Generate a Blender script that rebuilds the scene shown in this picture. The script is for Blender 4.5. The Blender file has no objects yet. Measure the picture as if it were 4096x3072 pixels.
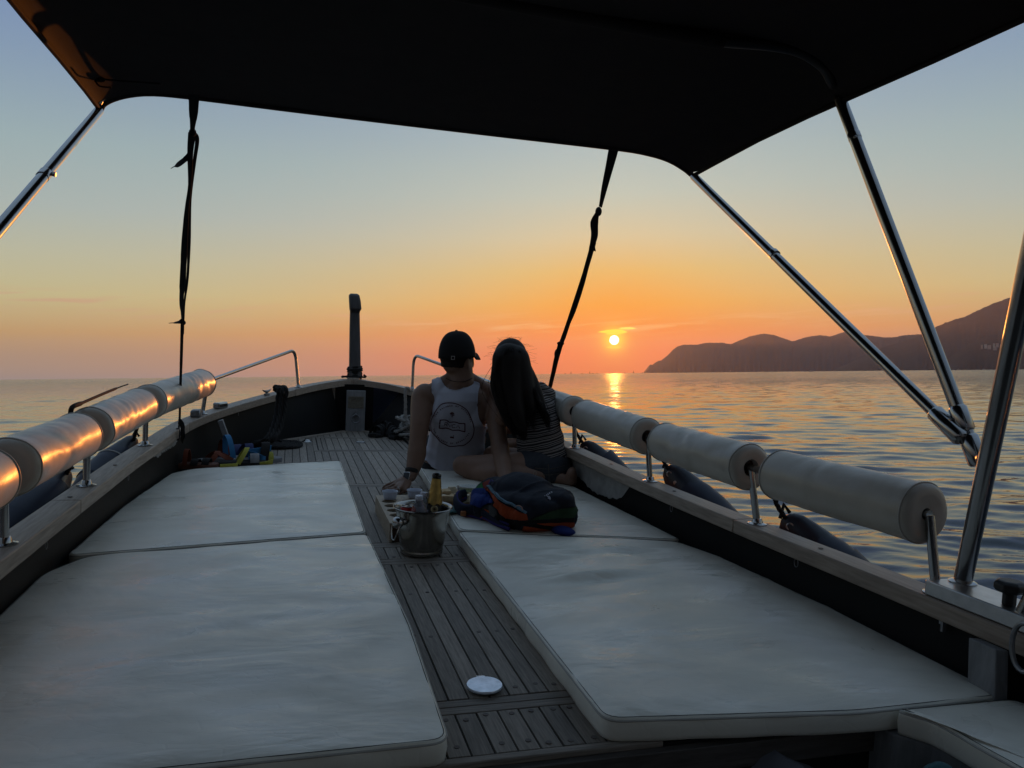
import bpy, bmesh, math, random
import numpy as np
from mathutils import Vector as V, Matrix
from mathutils.bvhtree import BVHTree
R_ = math.radians
random.seed(7)
sc = bpy.context.scene
COL = sc.collection

# ------------------------------------------------------------------ camera, world, sun, exposure
# boat frame: x to starboard, y to the bow, z up from the deck; camera stands at (0, 0, .82) in it
YAW, PITCH, ROLL, FPX = .2812156, .0560650, -.0443236, 3078.6
def _rot():
    cy, sy, cp, sp, cr, sr = math.cos(YAW), math.sin(YAW), math.cos(PITCH), math.sin(PITCH), math.cos(ROLL), math.sin(ROLL)
    base = np.array([[1, 0, 0], [0, 0, 1], [0, -1, 0]], float)
    Ry = np.array([[cy, 0, sy], [0, 1, 0], [-sy, 0, cy]])
    Rx = np.array([[1, 0, 0], [0, cp, -sp], [0, sp, cp]])
    Rz = np.array([[cr, -sr, 0], [sr, cr, 0], [0, 0, 1]])
    return Rz @ Rx @ Ry @ base
RC = _rot()
CAM = np.array([0, 0, .82])
UPB = np.array([-.0404, .0567, .99757]); UPB /= np.linalg.norm(UPB)      # true vertical in the boat frame (she trims by the stern, heels to starboard)
Yw = np.array([0, 1, 0]) - UPB * UPB[1]; Yw /= np.linalg.norm(Yw)
Xw = np.cross(Yw, UPB)
RW = np.array([Xw, Yw, UPB])
WATER = -.47                                                             # sea level below the deck
MB = Matrix([list(r) for r in RW]).to_4x4()
MB.translation = V((0, 0, -WATER))
def at(u, v, ax, val):
    """point of the boat frame seen at (u, v) on the plane where coordinate ax equals val"""
    d = RC.T @ np.array([(u - 2048) / FPX, (1536 - v) / FPX, -1])
    return V(CAM + d * (val - CAM[ax]) / d[ax])
cd = bpy.data.cameras.new('camera'); cam = bpy.data.objects.new('camera', cd); COL.objects.link(cam)
cd.sensor_width = 36; cd.lens = FPX / 4096 * 36; cd.clip_start = .05; cd.clip_end = 60000
cam.matrix_world = MB @ (Matrix.Translation(V(CAM)) @ Matrix([list(r) for r in RC.T]).to_4x4())
sc.camera = cam
sc.view_settings.view_transform = 'Standard'; sc.view_settings.look = 'None'
sc.view_settings.exposure = 0; sc.view_settings.gamma = 1; sc.view_settings.use_curve_mapping = False
sc.render.engine = 'CYCLES'
sc.cycles.use_denoising = True
sc.cycles.sample_clamp_indirect = 3; sc.cycles.sample_clamp_direct = 4
sc.cycles.max_bounces = 8; sc.cycles.volume_bounces = 0; sc.cycles.transparent_max_bounces = 12
SUN_AZ, SUN_EL = 23.53, 2.44                                             # from the bow towards starboard, above the sea
def lin(r, g, b):
    f = lambda c: c / 12.92 / 255 if c <= 10.3 else ((c / 255 + .055) / 1.055) ** 2.4
    return (f(r), f(g), f(b), 1)
world = bpy.data.worlds.new('World'); sc.world = world; world.use_nodes = True
#TAB0
SUNSIDE = [(0, (229, 86, 18)), (90, (124, 146, 170)), (1.5, (246, 93, 3)), (3, (247, 124, 4)), (5, (240, 163, 39)), (7.5, (224, 187, 107)), (10, (210, 198, 159)), (13, (188, 197, 183)), (17, (167, 186, 189)), (23, (145, 170, 193)), (40, (140, 163, 184))]
OFFSIDE = [(0, (152, 148, 146)), (90, (124, 146, 170)), (1.5, (181, 154, 122)), (3, (205, 166, 105)), (5.5, (201, 192, 142)), (8, (188, 189, 162)), (11, (169, 182, 177)), (15, (153, 174, 177)), (20, (130, 153, 177)), (23, (120, 143, 178)), (40, (132, 156, 179))]
#TAB1
def make_world():
    nt = world.node_tree; N = nt.nodes; L = nt.links; N.clear()
    def nd(t, **k):
        n = N.new(t)
        for a, b in k.items(): setattr(n, a, b)
        return n
    def mth(op, a, b=None, c=None, clamp=False):
        n = nd('ShaderNodeMath', operation=op, use_clamp=clamp)
        for i, x in enumerate((a, b, c)):
            if x is None: continue
            if hasattr(x, 'is_linked'): L.new(x, n.inputs[i])
            else: n.inputs[i].default_value = x
        return n.outputs[0]
    def mixc(f, a, b, mode='MIX'):
        n = nd('ShaderNodeMix', data_type='RGBA', blend_type=mode)
        for s, x in ((n.inputs[0], f), (n.inputs[6], a), (n.inputs[7], b)):
            if hasattr(x, 'is_linked'): L.new(x, s)
            else: s.default_value = x
        return n.outputs[2]
    tc = nd('ShaderNodeTexCoord')
    sx = nd('ShaderNodeSeparateXYZ'); L.new(tc.outputs['Generated'], sx.inputs[0])
    el = mth('MULTIPLY', mth('ARCSINE', sx.outputs[2]), 57.29578)
    az = mth('MULTIPLY', mth('ARCTAN2', sx.outputs[0], sx.outputs[1]), 57.29578)
    daz = mth('SUBTRACT', az, SUN_AZ)
    daz = mth('SUBTRACT', mth('FLOORED_MODULO', mth('ADD', daz, 180), 360), 180)
    elf = mth('POWER', mth('DIVIDE', mth('MAXIMUM', el, 0), 90), .5)     # 0..1, finer near the horizon
    def ramp(stops):
        n = nd('ShaderNodeValToRGB'); cr = n.color_ramp; cr.interpolation = 'LINEAR'
        for i, (e, c) in enumerate(stops):
            p = (max(e, 0) / 90) ** .5
            s = cr.elements[i] if i < 2 else cr.elements.new(p)
            s.position = p; s.color = lin(*c)
        L.new(elf, n.inputs[0]); return n.outputs[0]
    sunside = ramp(SUNSIDE)
    offside = ramp(OFFSIDE)
    behind = ramp([(0, (66, 66, 74)), (90, (124, 146, 170)), (4, (80, 77, 82)), (9, (88, 87, 88)), (16, (90, 95, 99)), (30, (92, 104, 116)), (55, (108, 126, 146))])
    a2 = mth('POWER', mth('DIVIDE', mth('ABSOLUTE', daz), 18), 1.6)
    f1 = mth('POWER', 2.71828, mth('MULTIPLY', a2, -1))
    c = mixc(f1, offside, sunside)
    f2 = mth('POWER', mth('DIVIDE', mth('SUBTRACT', mth('ABSOLUTE', daz), 50), 90, clamp=True), 1.2)
    c = mixc(f2, c, behind)
    # angular distance from the sun, a small bright halo and the disc itself
    ds = mth('SQRT', mth('ADD', mth('POWER', daz, 2), mth('POWER', mth('SUBTRACT', el, SUN_EL), 2)))
    g1 = mth('MULTIPLY', mth('POWER', 2.71828, mth('MULTIPLY', mth('POWER', mth('DIVIDE', ds, 5.0), 2), -1)), .35)
    c = mixc(g1, c, lin(255, 138, 22))
    g3 = mth('MULTIPLY', mth('POWER', 2.71828, mth('MULTIPLY', mth('POWER', mth('DIVIDE', ds, 1.5), 2), -1)), .55)
    c = mixc(g3, c, lin(255, 178, 38))
    # thin clouds: long streaks drawn along the azimuth
    cv = nd('ShaderNodeCombineXYZ'); L.new(mth('MULTIPLY', daz, .16), cv.inputs[0])
    L.new(mth('MULTIPLY', mth('ADD', el, mth('MULTIPLY', daz, -.05)), 2.2), cv.inputs[1])
    nz = nd('ShaderNodeTexNoise'); nz.inputs['Scale'].default_value = 1.15; nz.inputs['Detail'].default_value = 7; nz.inputs['Roughness'].default_value = .58
    nz.inputs['Distortion'].default_value = .5; L.new(cv.outputs[0], nz.inputs[0])
    wisp = mth('MULTIPLY', mth('SUBTRACT', nz.outputs[0], .5), 6, clamp=True)
    band = mth('POWER', 2.71828, mth('MULTIPLY', mth('POWER', mth('DIVIDE', mth('SUBTRACT', el, mth('ADD', 3.3, mth('MULTIPLY', mth('ABSOLUTE', daz), .045))), .75), 2), -1))
    c = mixc(mth('MULTIPLY', mth('MULTIPLY', wisp, band), .75), c, mixc(f1, lin(206, 164, 132), lin(253, 186, 108)))
    cv2 = nd('ShaderNodeCombineXYZ'); L.new(mth('MULTIPLY', daz, .55), cv2.inputs[0]); L.new(mth('MULTIPLY', el, 5.5), cv2.inputs[1])
    nz2 = nd('ShaderNodeTexNoise'); nz2.inputs['Scale'].default_value = 1.1; nz2.inputs['Detail'].default_value = 5; nz2.inputs['Distortion'].default_value = .3
    L.new(cv2.outputs[0], nz2.inputs[0])
    def blob(a0, e0, wa, we, lo, gain):
        m = mth('ADD', mth('POWER', mth('DIVIDE', mth('SUBTRACT', daz, a0), wa), 2), mth('POWER', mth('DIVIDE', mth('SUBTRACT', el, e0), we), 2))
        g = mth('POWER', 2.71828, mth('MULTIPLY', m, -1))
        return mth('MULTIPLY', mth('SUBTRACT', mth('ADD', mth('MULTIPLY', g, 1.0), mth('MULTIPLY', mth('SUBTRACT', nz2.outputs[0], .5), .9)), lo), gain, clamp=True)
    c = mixc(mth('MULTIPLY', blob(-.05, SUN_EL + .62, 1.15, .24, .42, 5), .95), c, (1.5, 1.02, .03, 1))
    c = mixc(mth('MULTIPLY', blob(.95, SUN_EL + .84, .8, .13, .5, 4), .9), c, (1.35, 1.0, .14, 1))
    c = mixc(mth('MULTIPLY', blob(0, SUN_EL - .52, .8, .15, .5, 4), .9), c, (1.4, .72, .02, 1))
    halo = mth('POWER', 2.71828, mth('MULTIPLY', mth('POWER', mth('DIVIDE', ds, .78), 2.2), -1))
    c = mixc(halo, c, (1.5, .95, .01, 1))
    disc = mth('MULTIPLY', mth('SUBTRACT', .36, ds), 9, clamp=True)
    c = mixc(disc, c, (14, 11, 7, 1))
    # the physical sky adds its part
    sky = nd('ShaderNodeTexSky', sky_type='NISHITA'); sky.sun_disc = False
    sky.sun_elevation = R_(SUN_EL); sky.sun_rotation = R_(SUN_AZ); sky.dust_density = 2.5; sky.ozone_density = 2
    c = mixc(1, c, mixc(1, sky.outputs[0], (.005, .005, .005, 1), 'MULTIPLY'), 'ADD')
    bg = nd('ShaderNodeBackground'); bg.inputs[1].default_value = 1.0; L.new(c, bg.inputs[0])
    out = nd('ShaderNodeOutputWorld'); L.new(bg.outputs[0], out.inputs[0])
make_world()
sl = bpy.data.lights.new('sun', 'SUN'); sun = bpy.data.objects.new('sun', sl); COL.objects.link(sun)
sl.energy = 2.3; sl.angle = R_(.5); sl.color = (1, .29, .05)
sdir = V((math.sin(R_(SUN_AZ)) * math.cos(R_(SUN_EL)), math.cos(R_(SUN_AZ)) * math.cos(R_(SUN_EL)), math.sin(R_(SUN_EL))))
sun.matrix_world = sdir.to_track_quat('Z', 'Y').to_matrix().to_4x4(); sun.location = (0, 0, 30)
sun.rotation_mode = 'QUATERNION'; sun.rotation_quaternion = sdir.to_track_quat('Z', 'Y')

# ------------------------------------------------------------------ materials
def mat(name, col, rough=.6, metal=0, spec=.5, noise=0, nscale=8, bump=0, bscale=40, bdist=.002, stretch=(1, 1, 1), col2=None, coat=0, rnd=0, trans=0, ior=1.45, detail=4, emit=0, rvar=0):
    m = bpy.data.materials.new(name); m.use_nodes = True
    nt = m.node_tree; N = nt.nodes; L = nt.links; p = N['Principled BSDF']
    c = tuple(col[:3]) + (1,)
    p.inputs['Base Color'].default_value = c; p.inputs['Roughness'].default_value = rough; p.inputs['Metallic'].default_value = metal
    p.inputs['Specular IOR Level'].default_value = spec; p.inputs['IOR'].default_value = ior
    p.inputs['Coat Weight'].default_value = coat; p.inputs['Transmission Weight'].default_value = trans
    tc = N.new('ShaderNodeTexCoord'); mp = N.new('ShaderNodeMapping'); mp.inputs['Scale'].default_value = stretch
    L.new(tc.outputs['Object'], mp.inputs[0])
    if rnd:
        oi = N.new('ShaderNodeObjectInfo'); vm = N.new('ShaderNodeVectorMath'); vm.operation = 'SCALE'
        cb = N.new('ShaderNodeCombineXYZ')
        for i in range(3): L.new(oi.outputs['Random'], cb.inputs[i])
        L.new(cb.outputs[0], vm.inputs[0]); vm.inputs['Scale'].default_value = 37; L.new(vm.outputs[0], mp.inputs['Location'])
    src = None
    if noise or col2:
        n = N.new('ShaderNodeTexNoise'); n.inputs['Scale'].default_value = nscale; n.inputs['Detail'].default_value = detail; n.inputs['Roughness'].default_value = .6
        L.new(mp.outputs[0], n.inputs[0])
        r = N.new('ShaderNodeMapRange'); r.inputs[1].default_value = .3; r.inputs[2].default_value = .7; L.new(n.outputs[0], r.inputs[0])
        mx = N.new('ShaderNodeMix'); mx.data_type = 'RGBA'; L.new(r.outputs[0], mx.inputs[0])
        c2 = col2 if col2 else [x * (1 - noise) for x in col[:3]]
        mx.inputs[6].default_value = c; mx.inputs[7].default_value = tuple(c2[:3]) + (1,)
        src = mx.outputs[2]
        if rvar:
            rr = N.new('ShaderNodeMapRange'); rr.inputs[3].default_value = rough - rvar; rr.inputs[4].default_value = rough + rvar
            L.new(n.outputs[0], rr.inputs[0]); L.new(rr.outputs[0], p.inputs['Roughness'])
        if rnd:
            hs = N.new('ShaderNodeHueSaturation'); mr = N.new('ShaderNodeMapRange'); mr.inputs[3].default_value = 1 - rnd; mr.inputs[4].default_value = 1 + rnd
            L.new(oi.outputs['Random'], mr.inputs[0]); L.new(mr.outputs[0], hs.inputs['Value']); L.new(src, hs.inputs['Color']); src = hs.outputs[0]
        L.new(src, p.inputs['Base Color'])
    if bump:
        n = N.new('ShaderNodeTexNoise'); n.inputs['Scale'].default_value = bscale; n.inputs['Detail'].default_value = 5; L.new(mp.outputs[0], n.inputs[0])
        b = N.new('ShaderNodeBump'); b.inputs['Strength'].default_value = bump; b.inputs['Distance'].default_value = bdist
        L.new(n.outputs[0], b.inputs['Height']); L.new(b.outputs[0], p.inputs['Normal'])
    return m
M = {}
M['teak'] = mat('weathered_teak', (.30, .255, .21), .62, noise=.5, nscale=9, stretch=(22, 1.3, 22), bump=.5, bscale=14, bdist=.0012, rnd=.26, detail=7, rvar=.1)
M['teak_cross'] = mat('weathered_teak_across', (.28, .24, .20), .62, noise=.5, nscale=9, stretch=(1.3, 22, 22), bump=.5, bscale=14, bdist=.0012, rnd=.12, detail=7)
M['rail'] = mat('grey_rail_wood', (.40, .33, .27), .5, noise=.45, nscale=7, stretch=(14, 1.0, 14), bump=.5, bscale=10, bdist=.0012, rnd=.08, detail=7)
M['caulk'] = mat('black_caulk', (.01, .01, .01), .7)
M['dark_paint'] = mat('dark_bulwark_paint', (.0045, .0045, .0046), .6, spec=.2, noise=.35, nscale=6, bump=.2, bscale=50)
M['primer'] = mat('grey_primer', (.34, .33, .31), .75, noise=.35, nscale=16, bump=.3, bscale=60)
M['grey_wood'] = mat('grey_painted_wood', (.26, .27, .28), .65, noise=.35, nscale=9, stretch=(6, 6, 1), bump=.3, bscale=20)
M['dark_wood'] = mat('dark_riser_wood', (.11, .095, .085), .6, noise=.5, nscale=7, stretch=(1, 10, 10), bump=.3)
M['hull'] = mat('blue_hull_paint', (.03, .05, .09), .35, noise=.2)
M['steel'] = mat('polished_steel', (.42, .42, .42), .19, 1, noise=.08, nscale=20, bump=.04, bscale=60, bdist=.001)
M['steel_dull'] = mat('brushed_steel', (.5, .5, .5), .34, 1, noise=.2, nscale=30)
M['steel_post'] = mat('dark_reflecting_steel', (.38, .37, .36), .24, 1, noise=.1, nscale=20)
M['stem'] = mat('dark_grey_stem_wood', (.10, .10, .105), .6, noise=.35, nscale=9, stretch=(6, 6, 1), bump=.3, bscale=20)
M['galv'] = mat('worn_cleat_metal', (.3, .31, .33), .45, .9, noise=.4, nscale=40)
M['black_plastic'] = mat('black_plastic', (.012, .012, .013), .5)
M['rope_black'] = mat('black_rope', (.012, .011, .011), .9, bump=.6, bscale=200, bdist=.002)
M['rope_white'] = mat('white_rope', (.34, .33, .31), .9, noise=.35, nscale=50, bump=.6, bscale=260)
M['strap'] = mat('black_webbing', (.008, .008, .009), .9, bump=.3, bscale=400, bdist=.0006)
M['fender'] = mat('navy_fender_rubber', (.009, .014, .036), .5, noise=.3, nscale=10)
M['fender_head'] = mat('dark_fender_head', (.012, .017, .03), .38, noise=.3, nscale=20)
def vinyl(name, col, bumps=1.0, rough=.42):
    """upholstery vinyl: fine grain, shallow creases, soft undulation, faint stains"""
    m = bpy.data.materials.new(name); m.use_nodes = True; nt = m.node_tree; N = nt.nodes; L = nt.links; p = N['Principled BSDF']
    tc = N.new('ShaderNodeTexCoord'); mp = N.new('ShaderNodeMapping'); L.new(tc.outputs['Object'], mp.inputs[0])
    def nz(scale, stretch, detail=4, dist=0):
        q = N.new('ShaderNodeMapping'); q.inputs['Scale'].default_value = stretch; L.new(mp.outputs[0], q.inputs[0])
        q.inputs['Rotation'].default_value = (0, 0, R_(14))
        n = N.new('ShaderNodeTexNoise'); n.inputs['Scale'].default_value = scale; n.inputs['Detail'].default_value = detail; n.inputs['Distortion'].default_value = dist
        L.new(q.outputs[0], n.inputs[0]); return n.outputs[0]
    def bump(h, s, d, prev=None):
        b = N.new('ShaderNodeBump'); b.inputs['Strength'].default_value = s; b.inputs['Distance'].default_value = d; L.new(h, b.inputs['Height'])
        if prev: L.new(prev, b.inputs['Normal'])
        return b.outputs[0]
    st = nz(3.2, (1, 2.2, 1), 6); r = N.new('ShaderNodeMapRange'); r.inputs[1].default_value = .35; r.inputs[2].default_value = .75; L.new(st, r.inputs[0])
    mx = N.new('ShaderNodeMix'); mx.data_type = 'RGBA'; mx.inputs[6].default_value = tuple(col) + (1,); mx.inputs[7].default_value = tuple(x * .82 for x in col) + (1,)
    L.new(r.outputs[0], mx.inputs[0]); L.new(mx.outputs[2], p.inputs['Base Color'])
    rr = N.new('ShaderNodeMapRange'); rr.inputs[1].default_value = .35; rr.inputs[2].default_value = .65; rr.inputs[3].default_value = rough - .14; rr.inputs[4].default_value = rough + .2; L.new(nz(3.4, (1, 1.6, 1), 6, .8), rr.inputs[0]); L.new(rr.outputs[0], p.inputs['Roughness'])
    b = bump(nz(2.1, (1.1, 1.8, 1), 4, .6), .60 * bumps, .038)
    b = bump(nz(8, (.8, 2.0, 1), 5, 1.2), .20 * bumps, .005, b)
    w = N.new('ShaderNodeTexVoronoi'); w.feature = 'DISTANCE_TO_EDGE'; w.inputs['Scale'].default_value = 17
    q = N.new('ShaderNodeMapping'); q.inputs['Scale'].default_value = (.7, 2.2, 1); q.inputs['Rotation'].default_value = (0, 0, R_(20)); L.new(mp.outputs[0], q.inputs[0]); L.new(q.outputs[0], w.inputs[0])
    cr = N.new('ShaderNodeMapRange'); cr.inputs[2].default_value = .05; L.new(w.outputs[0], cr.inputs[0])
    b = bump(cr.outputs[0], .16 * bumps, .0015, b)
    b = bump(nz(420, (1, 1, 1), 2), .12, .0006, b)
    L.new(b, p.inputs['Normal']); p.inputs['Specular IOR Level'].default_value = .6; p.inputs['Coat Weight'].default_value = .35; p.inputs['Coat Roughness'].default_value = .30; L.new(b, p.inputs['Coat Normal'])
    return m
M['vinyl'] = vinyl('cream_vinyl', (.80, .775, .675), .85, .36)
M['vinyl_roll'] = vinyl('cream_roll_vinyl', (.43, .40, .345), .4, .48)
M['piping'] = mat('cream_piping', (.42, .41, .38), .5)
M['thread'] = mat('dark_thread', (.05, .05, .045), .8)
M['canopy'] = mat('dark_canopy_cloth', (.020, .014, .013), .85, noise=.3, nscale=14, bump=.25, bscale=300, bdist=.0006)

# ------------------------------------------------------------------ geometry helpers
class G:
    def __init__(s): s.v = []; s.f = []
    def add(s, vs, fs):
        o = len(s.v); s.v += [V(p) for p in vs]; s.f += [tuple(i + o for i in f) for f in fs]; return s
    def box(s, c, d, rot=None):
        c = V(c); h = [x / 2 for x in d]; vs = []
        for x, y, z in ((-1, -1, -1), (1, -1, -1), (1, 1, -1), (-1, 1, -1), (-1, -1, 1), (1, -1, 1), (1, 1, 1), (-1, 1, 1)):
            p = V((x * h[0], y * h[1], z * h[2])); vs.append(c + (rot @ p if rot else p))
        return s.add(vs, [(3, 2, 1, 0), (4, 5, 6, 7), (0, 1, 5, 4), (1, 2, 6, 5), (2, 3, 7, 6), (3, 0, 4, 7)])
    def loft(s, rings, closed=True, cap=True, loop=False):
        n = len(rings[0]); m = len(rings); vs = [p for r in rings for p in r]; fs = []
        for i in range(m if loop else m - 1):
            j = (i + 1) % m
            for k in range(n if closed else n - 1):
                l = (k + 1) % n; fs.append((i * n + k, i * n + l, j * n + l, j * n + k))
        if cap and closed and not loop:
            fs.append(tuple(range(n - 1, -1, -1))); fs.append(tuple((m - 1) * n + k for k in range(n)))
        return s.add(vs, fs)
    def tube(s, pts, r, seg=10, loop=False, cap=True, flat=None, up=None):
        pts = [V(p) for p in pts]; m = len(pts)
        rs = r if isinstance(r, (list, tuple)) else [r] * m
        T = []
        for i in range(m):
            a = pts[(i - 1) % m] if (loop or i > 0) else pts[i]; b = pts[(i + 1) % m] if (loop or i < m - 1) else pts[i]
            T.append((b - a).normalized())
        u = V(up) if up else (V((0, 0, 1)) if abs(T[0].z) < .9 else V((1, 0, 0)))
        rings = []
        for i in range(m):
            w = T[i].cross(u)
            if w.length < 1e-6: w = T[i].orthogonal()
            w.normalize(); uu = w.cross(T[i]).normalized()
            if not up: u = uu
            fx, fy = flat if flat else (1, 1)
            rings.append([pts[i] + (w * math.cos(a) * fx + uu * math.sin(a) * fy) * rs[i] for a in [2 * math.pi * k / seg for k in range(seg)]])
        return s.loft(rings, True, cap, loop)
    def lathe(s, prof, c=(0, 0, 0), axis=(0, 0, 1), seg=24, cap=True):
        c = V(c); ax = V(axis).normalized(); a = ax.orthogonal().normalized(); b = ax.cross(a)
        rings = [[c + ax * h + (a * math.cos(2 * math.pi * k / seg) + b * math.sin(2 * math.pi * k / seg)) * max(r, 1e-5) for k in range(seg)] for r, h in prof]
        return s.loft(rings, True, cap)
    def ball(s, c, r, seg=12, rings=8, rot=None):
        c = V(c); r = V(r) if not isinstance(r, (int, float)) else V((r, r, r)); rg = []
        for i in range(rings + 1):
            t = math.pi * i / rings; q = []
            for k in range(seg):
                a = 2 * math.pi * k / seg; p = V((r.x * math.sin(t) * math.cos(a), r.y * math.sin(t) * math.sin(a), r.z * math.cos(t)))
                q.append(c + (rot @ p if rot else p))
            rg.append(q)
        return s.loft(rg, True, False)
    def prism(s, poly, z0, z1):
        n = len(poly); vs = [V((p[0], p[1], z0)) for p in poly] + [V((p[0], p[1], z1)) for p in poly]
        return s.add(vs, [tuple(range(n - 1, -1, -1)), tuple(range(n, 2 * n))] + [(i, (i + 1) % n, n + (i + 1) % n, n + i) for i in range(n)])
    def strip(s, pts, width, thick=.0015, side=None):
        """webbing: a flat band through pts; side = list or one vector across the band"""
        pts = [V(p) for p in pts]; m = len(pts); rings = []
        for i in range(m):
            t = (pts[min(i + 1, m - 1)] - pts[max(i - 1, 0)]).normalized()
            sd = V(side[i]) if isinstance(side, list) else V(side)
            sd = (sd - t * sd.dot(t)).normalized(); nn = t.cross(sd).normalized()
            w = (width[i] if isinstance(width, list) else width) / 2
            rings.append([pts[i] + sd * w + nn * thick, pts[i] - sd * w + nn * thick, pts[i] - sd * w - nn * thick, pts[i] + sd * w - nn * thick])
        return s.loft(rings)
OFF = {}
def mesh(name, g, m, off=(0, 0, 0), smooth=40, fix=True):
    me = bpy.data.meshes.new(name); o = V(off)
    me.from_pydata([p - o for p in g.v], [], g.f)
    if fix:
        bm = bmesh.new(); bm.from_mesh(me); bmesh.ops.remove_doubles(bm, verts=bm.verts, dist=1e-6); bmesh.ops.recalc_face_normals(bm, faces=bm.faces); bm.to_mesh(me); bm.free()
    me.materials.append(m)
    if smooth is not None:
        me.shade_smooth()
        if smooth < 180: me.set_sharp_from_angle(angle=R_(smooth))
    return me
def props(o, label=None, cat=None, group=None, kind=None):
    for k, v in (('label', label), ('category', cat), ('group', group), ('kind', kind)):
        if v: o[k] = v
def thing(name, label, cat, loc=(0, 0, 0), group=None, boat=True):
    o = bpy.data.objects.new(name, None); COL.objects.link(o); o.empty_display_size = .05
    o.matrix_world = (MB if boat else Matrix()) @ Matrix.Translation(V(loc)); OFF[o.name] = V(loc); props(o, label, cat, group); return o
def part(name, g, m, par, smooth=40, bevel=0, label=None, kind=None, sub=0, me=None, solid=0):
    off = OFF[par.name]
    o = bpy.data.objects.new(name, me or mesh(name, g, m, off, smooth)); COL.objects.link(o); o.parent = par; OFF[o.name] = off
    if solid: md = o.modifiers.new('solid', 'SOLIDIFY'); md.thickness = solid
    if bevel: md = o.modifiers.new('bevel', 'BEVEL'); md.width = bevel; md.segments = 2; md.limit_method = 'ANGLE'; md.angle_limit = R_(35); md.harden_normals = False
    if sub: md = o.modifiers.new('sub', 'SUBSURF'); md.levels = md.render_levels = sub
    props(o, label, None, None, kind); return o
def solo(name, g, m, label, cat, loc=(0, 0, 0), group=None, smooth=40, bevel=0, boat=True, kind=None, me=None):
    o = bpy.data.objects.new(name, me or mesh(name, g, m, loc, smooth)); COL.objects.link(o)
    o.matrix_world = (MB if boat else Matrix()) @ Matrix.Translation(V(loc)); OFF[o.name] = V(loc); props(o, label, cat, group, kind)
    if bevel: md = o.modifiers.new('bevel', 'BEVEL'); md.width = bevel; md.segments = 2; md.limit_method = 'ANGLE'; md.angle_limit = R_(35)
    return o
def spline(pts, n=8):
    """Catmull-Rom through pts"""
    P = [V(p) for p in pts]; P = [P[0] * 2 - P[1]] + P + [P[-1] * 2 - P[-2]]; out = []
    for i in range(1, len(P) - 2):
        for k in range(n):
            t = k / n; a, b, c, d = P[i - 1:i + 3]
            out.append(.5 * ((2 * b) + (c - a) * t + (2 * a - 5 * b + 4 * c - d) * t * t + (3 * b - a - 3 * c + d) * t ** 3))
    out.append(P[-2]); return out
def arc_round(pts, r, n=6):
    """polyline with its inner corners rounded by radius r"""
    P = [V(p) for p in pts]; out = [P[0]]
    for i in range(1, len(P) - 1):
        a = (P[i - 1] - P[i]); b = (P[i + 1] - P[i]); rr = min(r, a.length * .45, b.length * .45)
        p0 = P[i] + a.normalized() * rr; p1 = P[i] + b.normalized() * rr
        for k in range(n + 1):
            t = k / n; out.append(p0 * (1 - t) ** 2 + P[i] * 2 * t * (1 - t) + p1 * t * t)
    out.append(P[-1]); return out
def interp(tab, y):
    return np.interp(y, [t[0] for t in tab], [t[1] for t in tab])

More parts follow.
